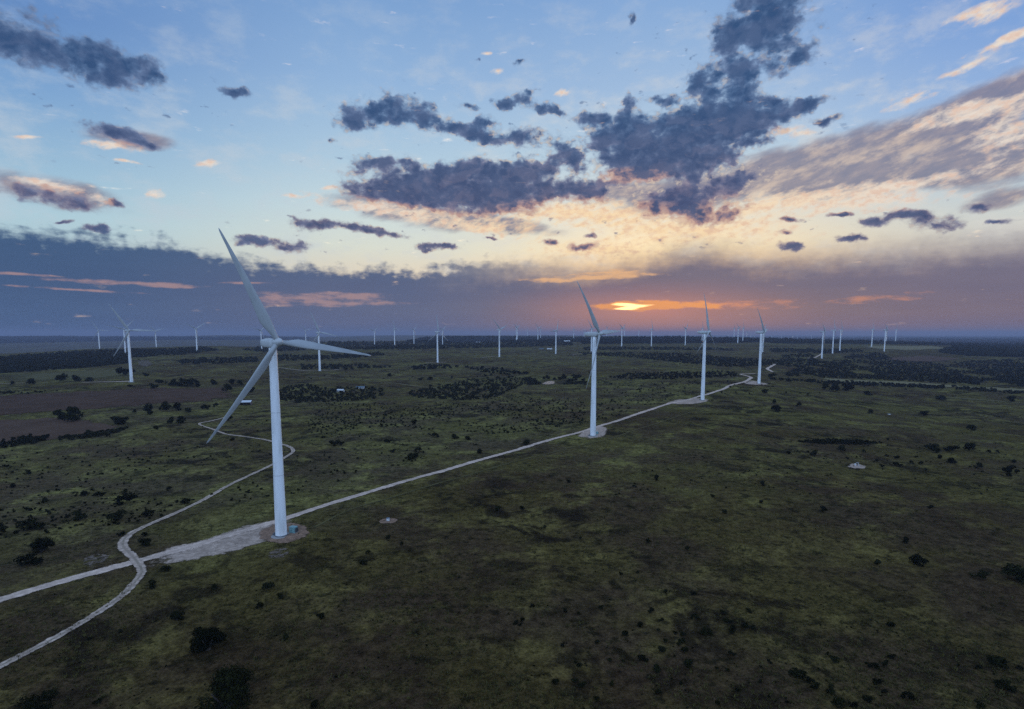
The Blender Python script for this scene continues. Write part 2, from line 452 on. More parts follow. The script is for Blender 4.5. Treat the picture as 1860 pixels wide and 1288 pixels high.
def m_ground(N):
    p = pos(N)
    big = N.noise(p, 1 / 420, 3, 0.5)
    mid = N.noise(p, 1 / 75, 5, 0.6)
    sm = N.noise(p, 1 / 16, 6, 0.65)
    fine = N.noise(p, 1 / 3.0, 5, 0.7)
    tiny = N.noise(p, 1 / 0.7, 3, 0.7)
    c = N.mix(N.smooth(mid, 0.42, 0.58), (0.074, 0.056, 0.028), (0.095, 0.081, 0.026))
    lush = N.noise(N.vm('ADD', p, (70.0, 410.0, 0)), 1 / 34, 4, 0.6)
    c = N.mix(N.mul(N.smooth(lush, 0.48, 0.62), N.smooth(sm, 0.42, 0.58, 0.35, 1.0)), c, (0.150, 0.131, 0.041))
    c = N.mix(N.mul(N.smooth(big, 0.45, 0.62), N.smooth(sm, 0.62, 0.38, 0, 0.7)), c, (0.070, 0.044, 0.024))
    wide = N.noise(N.vm('ADD', p, (900.0, 40.0, 0)), 1 / 210, 4, 0.55)
    c = N.mix(N.smooth(wide, 0.47, 0.60, 0, 0.55), c, N.scale(c, (0.62, 0.52, 0.58)))
    # brush and burnt-looking thatch in scattered darker mottles
    reg = N.smooth(N.noise(p, 1 / 160, 2, 0.5), 0.42, 0.58)
    br = N.noise(N.vm('ADD', p, (311.0, 87.0, 0)), 1 / 21, 6, 0.64, dist=0.5)
    bm = N.mul(N.smooth(br, 0.50, 0.60), N.mad(reg, 0.75, 0.25))
    c = N.mix(N.mul(bm, 0.85), c, (0.017, 0.014, 0.009))
    sp = N.noise(N.vm('ADD', p, (51.0, 17.0, 0)), 1 / 7.0, 5, 0.7)
    c = N.mix(N.smooth(sp, 0.545, 0.63, 0, 0.8), c, (0.022, 0.021, 0.009))
    # bare stony ground
    st = N.noise(N.vm('ADD', p, (5.0, 770.0, 0)), 1 / 60, 6, 0.65)
    c = N.mix(N.smooth(st, 0.70, 0.80, 0, 0.5), c, (0.12, 0.09, 0.07))
    # two pastures parted by the gravel road: grazed pale grass beyond it, browner growth on this side
    side = N.add(N.vm('DOT_PRODUCT', p, PASTURE_N), PASTURE_D)
    side.node.label = 'pasture_offset'
    side = N.add(side, N.mul(N.sub(mid, 0.5), 90.0))
    c = N.scale(c, N.mix(N.smooth(side, -30.0, 30.0), (0.97, 0.93, 0.88), (1.08, 1.06, 1.08)))
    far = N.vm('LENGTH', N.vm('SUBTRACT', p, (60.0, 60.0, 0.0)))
    brown_dim = N.mul(N.smooth(N.add(far, N.mul(N.sub(sm, 0.5), 160.0)), 330.0, 170.0), N.smooth(N.add(side, -10.0), 20.0, -60.0))
    c = N.mix(N.mul(brown_dim, 0.75), c, N.scale(c, (0.70, 0.58, 0.62)))  # browner growth, plus vignette darkening of the near ground painted into its colour
    c = N.scale(c, N.smooth(fine, 0.33, 0.68, 0.62, 1.4))
    c = N.scale(c, N.smooth(tiny, 0.3, 0.7, 0.65, 1.38))
    h = N.add(N.mul(sm, 1.2), N.add(N.mul(fine, 0.5), N.mul(tiny, 0.2)))
    return bsdf(N, c, 0.95, 0.0, normal=bump(N, h, 0.8, 1.0))


def m_gravel(pale, dark, edge=0.16, tracks=True, holes=0.0, mid_grass=0.75):
    def f(N):
        p = pos(N)
        uv = N.node('ShaderNodeUVMap').outputs[0]
        s = N.node('ShaderNodeSeparateXYZ')
        N.put(s.inputs[0], uv)
        u = s.outputs[0]                                   # 0..1 across, or 0 at rim .. 1 inside
        n = N.noise(p, 1 / 2.2, 6, 0.7)
        n2 = N.noise(p, 1 / 9.0, 4, 0.6)
        n3 = N.noise(p, 1 / 0.45, 3, 0.7)
        c = N.mix(N.smooth(n, 0.35, 0.68), dark, pale)
        c = N.scale(c, N.smooth(n3, 0.2, 0.8, 0.72, 1.25))
        c = N.scale(c, N.smooth(n2, 0.3, 0.7, 0.82, 1.12))
        if tracks:
            mid = N.smooth(N.m('ABSOLUTE', N.sub(u, 0.5)), 0.16, 0.05)
            c = N.mix(N.mul(mid, N.smooth(n, 0.42, 0.6, 0.15 * mid_grass, mid_grass)), c, (0.12, 0.10, 0.06))
            rim = N.m('MINIMUM', u, N.sub(1.0, u))
        else:
            rim = N.add(u, N.mul(N.sub(N.noise(p, 1 / 14, 3, 0.6), 0.5), 0.5))
        a = N.smooth(N.add(rim, N.add(N.mul(N.sub(n, 0.5), 0.42), N.mul(N.sub(n2, 0.5), 0.34))), edge * 0.4, edge)
        if holes:
            a = N.mul(a, N.smooth(N.noise(p, 1 / 2.6, 5, 0.7), holes, holes + 0.1))
        b = bsdf(N, c, 0.92, 0.1, normal=bump(N, N.add(n, N.mul(n3, 0.3)), 0.5, 0.3))
        tr = N.node('ShaderNodeBsdfTransparent')
        mx = N.node('ShaderNodeMixShader')
        N.put(mx.inputs[0], a)
        N.put(mx.inputs[1], tr.outputs[0]); N.put(mx.inputs[2], b)
        return mx.outputs[0]
    return f


def m_field(c1, c2, edge=0.1):
    def f(N):
        p = pos(N)
        uv = N.node('ShaderNodeUVMap').outputs[0]
        s = N.node('ShaderNodeSeparateXYZ'); N.put(s.inputs[0], uv)
        n = N.noise(p, 1 / 22, 5, 0.6); n2 = N.noise(p, 1 / 3, 4, 0.7)
        row = N.node('ShaderNodeTexWave', wave_type='BANDS', bands_direction='X')
        N.put(row.inputs[0], N.vm('MULTIPLY', p, (0.35, 0.12, 0)))
        row.inputs['Scale'].default_value = 1.0; row.inputs['Distortion'].default_value = 1.2
        c = N.mix(N.smooth(n, 0.3, 0.7), c1, c2)
        c = N.scale(c, N.smooth(N.mad(row.outputs[1], 0.3, n2), 0.2, 1.0, 0.75, 1.2))
        a = N.smooth(N.add(s.outputs[0], N.mul(N.sub(n, 0.5), 0.5)), edge * .3, edge)
        b = bsdf(N, c, 0.95, 0.05, normal=bump(N, row.outputs[1], 0.4, 0.4))
        tr = N.node('ShaderNodeBsdfTransparent'); mx = N.node('ShaderNodeMixShader')
        N.put(mx.inputs[0], a); N.put(mx.inputs[1], tr.outputs[0]); N.put(mx.inputs[2], b)
        return mx.outputs[0]
    return f


def m_leaf(c1, c2):
    def f(N):
        info = N.node('ShaderNodeObjectInfo').outputs['Random']
        n = N.noise(pos(N), 1 / 1.6, 4, 0.6)
        c = N.mix(N.smooth(N.add(n, N.mul(N.sub(info, 0.5), 0.3)), 0.35, 0.7), c1, c2)
        return bsdf(N, c, 0.9, 0.0)
    return f


def m_paint(N):
    p = objco(N)
    n = N.noise(N.vm('MULTIPLY', p, (1.0, 1.0, 0.16)), 0.5, 5, 0.6)
    n2 = N.noise(p, 2.5, 4, 0.6)
    c = N.mix(N.smooth(n, 0.4, 0.75), (0.50, 0.51, 0.50), (0.42, 0.42, 0.41))
    return bsdf(N, c, N.smooth(n2, 0.2, 0.8, 0.34, 0.5), 0.4)


def m_blade(N):
    p = objco(N)
    n = N.noise(N.vm('MULTIPLY', p, (1.0, 1.0, 0.2)), 0.5, 5, 0.6)
    c = N.mix(N.smooth(n, 0.4, 0.75), (0.38, 0.39, 0.385), (0.30, 0.31, 0.305))
    return bsdf(N, c, 0.45, 0.3)


def m_tower(N):
    p = objco(N)
    s = N.node('ShaderNodeSeparateXYZ'); N.put(s.inputs[0], p)
    n = N.noise(N.vm('MULTIPLY', p, (1.0, 1.0, 0.10)), 0.7, 5, 0.6)
    c = N.mix(N.smooth(n, 0.42, 0.75), (0.82, 0.82, 0.81), (0.62, 0.62, 0.59))
    # flange joints between tower sections
    fr = N.m('ABSOLUTE', N.sub(N.m('FRACT', N.m('DIVIDE', s.outputs[2], 26.0)), 0.5))
    c = N.mix(N.smooth(fr, 0.490, 0.4945, 0, 0.45), c, (0.42, 0.42, 0.42))
    return bsdf(N, c, 0.4, 0.4)


def m_plain(c, rough=0.7, spec=0.3, metal=0.0, var=0.25):
    def f(N):
        n = N.noise(objco(N), 1.3, 5, 0.6)
        return bsdf(N, N.scale(c, N.smooth(n, 0.2, 0.8, 1 - var, 1 + var)), rough, spec, metal)
    return f


def m_water(N):
    n = N.noise(pos(N), 0.9, 4, 0.6)
    return bsdf(N, (0.03, 0.035, 0.04), 0.3, 1.0, normal=bump(N, n, 0.25, 0.3))


MAT = dict(
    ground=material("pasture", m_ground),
    road=material("caliche_gravel", m_gravel((0.66, 0.49, 0.38), (0.44, 0.32, 0.245), mid_grass=0.25)),
    track=material("track_gravel", m_gravel((0.56, 0.42, 0.32), (0.32, 0.23, 0.17), 0.18)),
    pad=material("pad_gravel", m_gravel((0.48, 0.355, 0.27), (0.29, 0.21, 0.155), 0.24, False)),
    dirt=material("brown_dirt", m_gravel((0.30, 0.18, 0.115), (0.17, 0.105, 0.07), 0.16, False)),
    stony=material("stony_ground", m_gravel((0.22, 0.165, 0.125), (0.10, 0.07, 0.05), 0.3, False, 0.44)),
    plough=material("ploughed_soil", m_field((0.058, 0.032, 0.019), (0.082, 0.045, 0.027))),
    fallow=material("fallow_soil", m_field((0.076, 0.043, 0.026), (0.100, 0.058, 0.036))),
    hay=material("dry_grass", m_field((0.15, 0.125, 0.058), (0.19, 0.155, 0.075), 0.2)),
    trail=material("trampled_grass", m_field((0.080, 0.068, 0.026), (0.098, 0.082, 0.032), 0.5)),
    grass=material("tuft_grass", m_leaf((0.030, 0.026, 0.010), (0.095, 0.080, 0.026))),
    blade=material("blade_paint", m_blade),
    leaf=material("juniper_leaf", m_leaf((0.007, 0.008, 0.003), (0.019, 0.020, 0.007))),
    leaf_far=material("oak_leaf", m_leaf((0.013, 0.013, 0.006), (0.026, 0.025, 0.011))),
    bark=material("bark", m_plain((0.07, 0.055, 0.045), 0.9)),
    paint=material("white_paint", m_paint),
    tower=material("tower_paint", m_tower),
    concrete=material("concrete", m_plain((0.30, 0.28, 0.26), 0.9)),
    steel=material("dark_steel", m_plain((0.10, 0.11, 0.12), 0.5, 0.4, 0.3)),
    green_box=material("green_enamel", m_plain((0.16, 0.30, 0.30), 0.5, 0.4)),
    roof_white=material("white_metal_roof", m_plain((0.55, 0.55, 0.54), 0.5, 0.3)),
    roof_blue=material("blue_metal_roof", m_plain((0.10, 0.14, 0.17), 0.6, 0.2)),
    wall=material("weathered_wall", m_plain((0.10, 0.08, 0.07), 0.9)),
    wall_pale=material("pale_wall", m_plain((0.45, 0.43, 0.40), 0.8)),
    water=material("pond_water", m_water),
)


# ------------------------------------------------------------------ mesh helpers
def mesh_obj(name, verts, faces, mat, parent=None, smooth=False, uv=None):
    me = bpy.data.meshes.new(name)
    me.from_pydata([tuple(v) for v in verts], [], [tuple(f) for f in faces])
    if uv is not None:
        layer = me.uv_layers.new(name="UVMap")
        vi = np.empty(len(me.loops), np.int32)
        me.loops.foreach_get('vertex_index', vi)
        layer.data.foreach_set('uv', np.asarray(uv, np.float32)[vi].ravel())
    if smooth:
        me.polygons.foreach_set('use_smooth', [True] * len(me.polygons))
    me.materials.append(mat)
    me.update()
    o = bpy.data.objects.new(name, me)
    COL.objects.link(o)
    if parent is not None: o.parent = parent
    return o


def big_mesh(name, V, Fq, mat, parent=None):
    """numpy arrays -> mesh object (all faces the same size)"""
    V = np.asarray(V, np.float32); Fq = np.asarray(Fq, np.int32)
    me = bpy.data.meshes.new(name)
    k = Fq.shape[1]
    me.vertices.add(len(V)); me.vertices.foreach_set('co', V.ravel())
    me.loops.add(Fq.size); me.loops.foreach_set('vertex_index', Fq.ravel())
    me.polygons.add(len(Fq)); me.polygons.foreach_set('loop_start', np.arange(0, Fq.size, k, dtype=np.int32))
    me.update(calc_edges=True); me.validate()
    me.materials.append(mat)
    o = bpy.data.objects.new(name, me)
    COL.objects.link(o)
    if parent is not None: o.parent = parent
    return o


def empty(name, loc, rz=0.0):
    o = bpy.data.objects.new(name, None)
    o.location = loc; o.rotation_euler = (0, 0, rz)
    o.empty_display_size = 2
    COL.objects.link(o)
    return o


def tag(o, label=None, cat=None, group=None, kind=None):
    if label: o['label'] = label
    if cat: o['category'] = cat
    if group: o['group'] = group
    if kind: o['kind'] = kind
    return o


def box(x0, x1, y0, y1, z0, z1):
    v = [(x, y, z) for z in (z0, z1) for (x, y) in ((x0, y0), (x1, y0), (x1, y1), (x0, y1))]
    f = [(3, 2, 1, 0), (4, 5, 6, 7), (0, 1, 5, 4), (1, 2, 6, 5), (2, 3, 7, 6), (3, 0, 4, 7)]
    return v, f


def join(parts):
    V, Fc = [], []
    for v, f in parts:
        o = len(V)
        V += list(v); Fc += [tuple(i + o for i in q) for q in f]
    return V, Fc


def loft(rings, cap=True):
    V, Fc = [], []
    n = len(rings[0])
    for r in rings: V += [tuple(p) for p in r]
    for i in range(len(rings) - 1):
        for j in range(n):
            a, b = i * n + j, i * n + (j + 1) % n
            Fc.append((a, b, b + n, a + n))
    if cap:
        Fc.append(tuple(range(n - 1, -1, -1)))
        Fc.append(tuple(range((len(rings) - 1) * n, len(rings) * n)))
    return V, Fc


def bevel(o, w=0.05, seg=2):
    m = o.modifiers.new("bevel", 'BEVEL'); m.width = w; m.segments = seg; m.limit_method = 'ANGLE'
    return o


# ------------------------------------------------------------------ turbines measured in the photograph
# (hub x, hub y, base x, base y, blade phase, label, group)
G_ROW = "large turbines along the gravel road"
G_MID = "smaller turbines across the middle distance"
G_FAR = "faint turbines on the horizon"
FAINT = "faint tiny wind turbine on the hazy horizon, its parts hardly visible"
TURB = [
    (497, 621, 511, 973, 22, "largest white wind turbine, standing on the gravel pad beside the green cabinet", G_ROW),
    (1079, 606, 1077, 792, 33, "white wind turbine in the middle of the row, on a fan-shaped gravel pad", G_ROW),
    (1281, 603, 1276, 727, 1, "third turbine along the gravel road, one blade pointing straight up", G_ROW),
    (1382, 603, 1378.5, 697, 37, "farthest of the large roadside turbines, where the gravel road bends away", G_ROW),
    (232, 600, 239, 694, 29, "tall turbine on the left plain behind the ploughed field", G_MID),
    (179, 600, 181, 634, 28, "leftmost small turbine, on the dark wooded ridge", G_MID),
    (226, 598, 228, 642, 74, "small turbine half hidden behind the tall one beyond the ploughed field", G_MID),
    (282, 600, 284, 631, 46, "small hazy turbine just right of the tall left-hand one", G_MID),
    (355.5, 597, 358, 638, 62, "small turbine on the ridge with two blades raised in a Y, left of the largest", G_MID),
    (474, 600.5, 475.5, 636, 75, "small turbine seen directly behind the nacelle of the largest turbine", G_MID),
    (555, 601, 556, 630, 42, "small dim turbine behind the outstretched blade of the largest turbine", G_MID),
    (579, 604, 581, 674, 20, "mid-sized turbine just right of the largest one, crossed by its blade", G_MID),
    (679.5, 603, 680.5, 629, 70, "tiny turbine with a drooping third blade, right of the largest turbine's blade tip", G_MID),
    (716, 596, 717, 628, 14, "small turbine with one blade up, left of the flat-topped hill's end", G_MID),
    (752, 599, 752, 625, 75, "tiny turbine in front of the left end of the flat-topped hill", G_MID),
    (795.5, 603, 795, 659, 0, "mid-sized turbine with an upright blade, before the flat-topped hill", G_MID),
    (804, 599.5, 804, 627, 68, "tiny turbine peeping out behind the mid-sized one with the upright blade", G_MID),
    (907.5, 598, 907, 648, 47, "mid-sized turbine with two raised blades on a bare patch before the hill", G_MID),
    (938, 595.5, 938, 621, 52, "small turbine whose blades form an X with the one behind", G_MID),
    (939.5, 596, 939.5, 619, 12, "small turbine hidden right behind another so that their blades form an X", G_MID),
    (1011, 601, 1009.5, 643.5, 94, "turbine by the pale farm roofs, left of the road's middle turbine", G_MID),
    (977, 596, 977, 620, 44, "small turbine standing between the X-shaped pair and the pale farm roofs", G_MID),
    (1042, 596, 1042, 615, 0, "tiny turbine with one blade up, left of the road's middle turbine", G_MID),
    (1072, 597, 1074, 638, 40, "turbine tucked behind the tower of the road's middle turbine", G_MID),
    (1130.5, 597, 1129, 632, 58, "small turbine below the bright gap in the clouds, blades raised in a V", G_MID),
    (1184, 598, 1183, 630, 0, "small turbine with upright blade between the road's middle and third turbines", G_MID),
    (1246, 597, 1244.5, 627, 74, "small turbine just left of the third turbine along the road", G_MID),
    (1277, 597, 1275, 622, 0, "small turbine hidden behind the tower of the third roadside turbine", G_MID),
    (1341, 596, 1340, 623, 50, "left one of two small pale turbines between the third and fourth roadside turbines", G_MID),
    (1350, 596, 1349, 622, 8, "right one of two small pale turbines between the third and fourth roadside turbines", G_MID),
    (1386, 600, 1385, 640, 66, "turbine directly behind the farthest large roadside one", G_MID),
    (1496, 602, 1492.5, 651, 56, "nearest of the right-hand cluster, with a gravel spur at its foot", G_MID),
    (1515.5, 600, 1512, 642, 0, "middle turbine of the right-hand trio beside the dark woods", G_MID),
    (1527.5, 600, 1525, 640, 4, "third turbine of the right-hand trio beside the dark woods", G_MID),
    (1586, 598.5, 1583, 631, 0, "turbine on a pale clearing, left of the overlapping pair at right", G_MID),
    (1608, 599, 1606, 638, 60, "front turbine of the overlapping pair at the right", G_MID),
    (1610.5, 598, 1609, 623, 30, "back turbine of the overlapping pair at the right", G_MID),
    (1628, 599, 1626, 625, 18, "rightmost turbine, slim and pale against the dusk", G_MID),
    (958, 599, 958, 613, 5, FAINT, G_FAR), (982, 598, 982, 615, 40, FAINT, G_FAR), (1061, 598, 1061, 612, 55, FAINT, G_FAR),
    (1102, 597, 1102, 613, 58, FAINT, G_FAR), (1160, 599, 1160, 614, 20, FAINT, G_FAR), (1216, 600, 1216, 612, 70, FAINT, G_FAR),
    (1225, 600, 1225, 612, 0, FAINT, G_FAR), (1322, 599, 1322, 612, 30, FAINT, G_FAR), (1333, 596, 1333, 615, 10, FAINT, G_FAR),
    (1357, 597, 1356.5, 613, 50, FAINT, G_FAR), (1364, 598, 1363.5, 613, 0, FAINT, G_FAR), (1370, 598, 1369.5, 612, 70, FAINT, G_FAR),
    (1402, 599, 1401.5, 611, 30, FAINT, G_FAR), (1420, 600, 1420, 611, 10, FAINT, G_FAR), (1134.5, 598, 1134, 614, 20, FAINT, G_FAR),
    (1440, 600, 1440, 611, 44, FAINT, G_FAR), (1474, 600.5, 1474, 611, 15, FAINT, G_FAR), (1448, 601, 1448, 611, 0, FAINT, G_FAR),
    (1090, 600, 1090, 612, 33, FAINT, G_FAR), (1148, 600, 1148, 612, 80, FAINT, G_FAR),
]
HUB_Z = 80.0


def base_of(t):
    dh, db = ray(t[0], t[1]), ray(t[2], t[3])
    th, tb = dh[2] / math.hypot(dh[0], dh[1]), db[2] / math.hypot(db[0], db[1])
    rho = (HUB_Z + 0.5) / (th - tb)
    h = math.hypot(db[0], db[1])
    return db[0] / h * rho, db[1] / h * rho, CAM_Z + rho * tb, rho


BASES = [base_of(t) for t in TURB]

# ------------------------------------------------------------------ terrain
ctrl = []          # x, y, z


def ctl_px(px, py, rho):
    d = ray(px, py); h = math.hypot(d[0], d[1])
    ctrl.append((d[0] / h * rho, d[1] / h * rho, CAM_Z + rho * d[2] / h))


def ctl_z(px, rho, z):
    d = ray(px, 607); h = math.hypot(d[0], d[1])
    ctrl.append((d[0] / h * rho, d[1] / h * rho, z))


for b in BASES:
    if b[3] < 5200: ctrl.append(b[:3])
for px, py, rho in [(0, 646, 2500), (60, 642, 2600), (110, 638, 2700), (172, 633.5, 2800), (300, 631, 3000), (330, 631, 3100), (372, 627, 3200),
                    (405, 635, 3400), (430, 638, 3500), (520, 626, 3400), (610, 619.5, 3600), (690, 618.5, 3700), (728, 620, 3900),
                    (736, 621, 5200), (765, 613.5, 5300), (800, 611.5, 5300), (860, 611, 5300), (920, 611.5, 5300), (1000, 612, 5500),
                    (1060, 613, 5800), (-150, 650, 2400)]:
    ctl_px(px, py, rho)
for px in (-150, 0, 120, 230, 340, 430, 520, 610, 690):
    ctl_z(px, 4700, -70); ctl_z(px, 7500, -60)
    ctl_z(px, 14000, 42 + 26 * math.sin(px * 0.019)); ctl_z(px, 20000, -10)
for px in (760, 880, 1000): ctl_z(px, 7500, -40); ctl_z(px, 4500, 0)
for px in (940, 1000): ctl_z(px, 12000, 62 if px == 1000 else 40)
for px in (-400, 930, 2200):
    ctl_z(px, 60, 0); ctl_z(px, 110, 0)
for px in (-300, 0, 400, 930, 1400, 1860, 2150): ctl_z(px, 150, 0); ctl_z(px, 260, 0)
for px in (1150, 1450, 1750, 2100): ctl_z(px, 6500, -5); ctl_z(px, 12000, 0); ctl_z(px, 22000, 0)
for px in (1700, 1860, 2100): ctl_z(px, 1000, -12); ctl_z(px, 2200, -6)
for px in (0, 200): ctl_z(px, 500, -2)
ctrl = np.array(ctrl)


def lp(x, y):
    return np.stack([np.arctan2(x, y) / R(9.0), np.log(np.maximum(np.hypot(x, y), 40.0)) / 0.28], -1)


def kern(a, b):
    d2 = ((a[:, None, :] - b[None, :, :]) ** 2).sum(-1)
    d = np.sqrt(np.maximum(d2, 0)) * 1.2
    return (1 + d) * np.exp(-d)


CP = lp(ctrl[:, 0], ctrl[:, 1])
wav = [(rng.uniform(60, 330), rng.uniform(0, 2 * math.pi), rng.uniform(0, 6.28)) for _ in range(26)]


def relief(x, y):
    z = np.zeros_like(x)
    for wl, a, ph in wav:
        k = 2 * math.pi / wl
        z += 0.0011 * wl * np.sin(k * (x * math.cos(a) + y * math.sin(a)) + ph)
    return z


KW = np.linalg.solve(kern(CP, CP) + 0.015 * np.eye(len(CP)), ctrl[:, 2] - relief(ctrl[:, 0], ctrl[:, 1]))


def terrain(x, y):
    x = np.atleast_1d(np.asarray(x, float)); y = np.atleast_1d(np.asarray(y, float))
    out = np.empty(x.size)
    xf, yf = x.ravel(), y.ravel()
    for i in range(0, x.size, 20000):
        s = slice(i, i + 20000)
        out[s] = kern(lp(xf[s], yf[s]), CP) @ KW + relief(xf[s], yf[s])
    return out.reshape(x.shape)


azs = np.concatenate([np.arange(-180, -62, 4.0), np.arange(-62, 62, 0.2), np.arange(62, 180, 4.0)])
rads = np.concatenate([[0.5, 12, 25], np.geomspace(40, 45000, 620)])
A, Rr = np.meshgrid(np.radians(azs), rads, indexing='ij')
X, Y = np.sin(A) * Rr, np.cos(A) * Rr
Z = terrain(X, Y)

AZ0, NAZ0 = math.radians(-62.0), int(np.argmin(np.abs(azs + 62.0)))
LR0, DLR = math.log(40.0), (math.log(45000.0) - math.log(40.0)) / 619.0


def tz(x, y):
    """terrain height read off the ground mesh's own grid"""
    x = np.asarray(x, float); y = np.asarray(y, float)
    u = (np.arctan2(x, y) - AZ0) / math.radians(0.2) + NAZ0
    v = (np.log(np.maximum(np.hypot(x, y), 40.0)) - LR0) / DLR + 3
    u = np.clip(u, NAZ0, NAZ0 + 618.999); v = np.clip(v, 3, 621.999)
    i, j = u.astype(int), v.astype(int)
    fu, fv = u - i, v - j
    return (Z[i, j] * (1 - fu) + Z[i + 1, j] * fu) * (1 - fv) + (Z[i, j + 1] * (1 - fu) + Z[i + 1, j + 1] * fu) * fv


RHOS = np.geomspace(60, 30000, 1500)


def ground_many(px, py):
    """first place where the sight line of each photo pixel meets the terrain"""
    px = np.atleast_1d(np.asarray(px, float)); py = np.atleast_1d(np.asarray(py, float))
    out = np.empty((len(px), 4))
    for q in range(0, len(px), 400):
        d = ray(px[q:q + 400], py[q:q + 400])
        h = np.hypot(d[:, 0], d[:, 1])
        ux, uy, t = d[:, 0] / h, d[:, 1] / h, d[:, 2] / h
        z = CAM_Z + RHOS[None] * t[:, None] - tz(ux[:, None] * RHOS[None], uy[:, None] * RHOS[None])
        k = np.argmax(z < 0, 1)
        k[~(z < 0).any(1)] = len(RHOS) - 1
        k = np.maximum(k, 1)
        n = np.arange(len(k))
        f = np.clip(z[n, k - 1] / (z[n, k - 1] - z[n, k] + 1e-9), 0, 1)
        r = RHOS[k - 1] + f * (RHOS[k] - RHOS[k - 1])
        out[q:q + 400] = np.stack([ux * r, uy * r, tz(ux * r, uy * r), r], -1)
    return out


def ground_at(px, py):
    return tuple(float(v) for v in ground_many(px, py)[0])


nA, nR = A.shape
idx = np.arange(nA * nR).reshape(nA, nR)
i2 = np.roll(idx, -1, axis=0)
quads = np.stack([idx[:, :-1], idx[:, 1:], i2[:, 1:], i2[:, :-1]], -1).reshape(-1, 4)
quads = quads[:, ::-1]
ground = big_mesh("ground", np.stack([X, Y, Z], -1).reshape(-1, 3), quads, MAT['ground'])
ground.data.polygons.foreach_set('use_smooth', [True] * len(ground.data.polygons))
tag(ground, "rolling dark olive pasture reaching to the horizon", None, None, 'structure')


_a, _b = np.array(ground_at(0, 1090)[:2]), np.array(ground_at(1335, 698)[:2])
_t = (_b - _a) / np.linalg.norm(_b - _a)


def PASTURE_SIDE(x, y): return -_t[1] * (x - _a[0]) + _t[0] * (y - _a[1])


for _n in MAT['ground'].node_tree.nodes:
    if _n.type == 'VECT_MATH' and _n.operation == 'DOT_PRODUCT':
        _n.inputs[1].default_value = (-_t[1], _t[0], 0)
    if _n.label == 'pasture_offset':
        _n.inputs[1].default_value = float(_t[1] * _a[0] - _t[0] * _a[1])


# ------------------------------------------------------------------ roads, pads, fields
def lift(r): return 0.06 + r * 0.00035


def catmull(P, step):
    P = np.asarray(P, float)
    out = []
    Q = np.vstack([2 * P[0] - P[1], P, 2 * P[-1] - P[-2]])
    for i in range(1, len(Q) - 2):
        n = max(2, int(np.linalg.norm(Q[i + 1] - Q[i]) / step))
        for t in np.linspace(0, 1, n, endpoint=False):
            out.append(0.5 * ((2 * Q[i]) + (-Q[i - 1] + Q[i + 1]) * t + (2 * Q[i - 1] - 5 * Q[i] + 4 * Q[i + 1] - Q[i + 2]) * t * t
                              + (-Q[i - 1] + 3 * Q[i] - 3 * Q[i + 1] + Q[i + 2]) * t ** 3))
    out.append(P[-1])
    return np.array(out)


def road(name, pxs, mat, label, extra=0.0, kind='structure', cat=None):
    """pxs: (photo x, photo y, width in metres)"""
    g = [ground_at(p[0], p[1]) for p in pxs]
    C = catmull([(a[0], a[1], p[2]) for a, p in zip(g, pxs)], 5.0)
    T = np.gradient(C[:, :2], axis=0)
    T /= np.linalg.norm(T, axis=1)[:, None] + 1e-9
    Nn = np.stack([-T[:, 1], T[:, 0]], -1)
    K = 5
    V, UV, Fc = [], [], []
    dist = 0.0
    jl = np.convolve(rng.normal(0, 0.14, len(C) + 6), np.ones(3) / 3, 'same')[3:-3]
    jr = np.convolve(rng.normal(0, 0.14, len(C) + 6), np.ones(3) / 3, 'same')[3:-3]
    for i in range(len(C)):
        if i: dist += np.linalg.norm(C[i, :2] - C[i - 1, :2])
        for k in range(K):
            u = k / (K - 1)
            w = C[i, 2] * 0.58 * (u * 2 - 1) * (1 + (jl[i] if u < .5 else jr[i]))
            x, y = C[i, :2] + Nn[i] * w
            V.append((x, y, 0)); UV.append((u, dist))
    V = np.array(V)
    V[:, 2] = tz(V[:, 0], V[:, 1]) + lift(np.hypot(V[:, 0], V[:, 1])) + extra
    for i in range(len(C) - 1):
        for k in range(K - 1):
            a = i * K + k
            Fc.append((a, a + 1, a + K + 1, a + K))
    o = mesh_obj(name, V, Fc, mat, uv=UV)
    return tag(o, label, cat, None, kind)


def patch(name, poly, mat, label, extra=0.0, rings=5, step=4.0, jitter=0.03, kind='structure'):
    """an area outlined in photo pixels, laid on the ground; UV.x runs 0 at the rim to 1 inside"""
    g = np.array([ground_at(*p)[:2] for p in poly])
    per = np.linalg.norm(np.roll(g, -1, 0) - g, axis=1).sum()
    st = max(min(step, per / 40), per / 160)
    out = []
    for i in range(len(g)):
        a, b = g[i], g[(i + 1) % len(g)]
        n = max(1, int(np.linalg.norm(b - a) / st))
        for t in np.linspace(0, 1, n, endpoint=False): out.append(a + (b - a) * t)
    out = np.array(out)
    for _ in range(2): out = (np.roll(out, 1, 0) + 2 * out + np.roll(out, -1, 0)) / 4
    c = out.mean(0)
    n = len(out)
    jit = 1 + rng.normal(0, jitter, n)
    V, UV, Fc = [], [], []
    for r in range(rings + 1):
        f = 1 - (r / (rings + 0.0)) if r < rings else 0.0
        for k in range(n):
            q = c + (out[k] - c) * f * (jit[k] if r == 0 else 1)
            V.append((q[0], q[1], 0)); UV.append((r / rings, k / n))
    V = np.array(V)
    V[:, 2] = tz(V[:, 0], V[:, 1]) + lift(np.hypot(V[:, 0], V[:, 1])) + extra
    for r in range(rings):
        for k in range(n):
            a, b = r * n + k, r * n + (k + 1) % n
            Fc.append((a, b, b + n, a + n))
    o = mesh_obj(name, V, Fc, mat, uv=UV)
    return tag(o, label, None, None, kind)


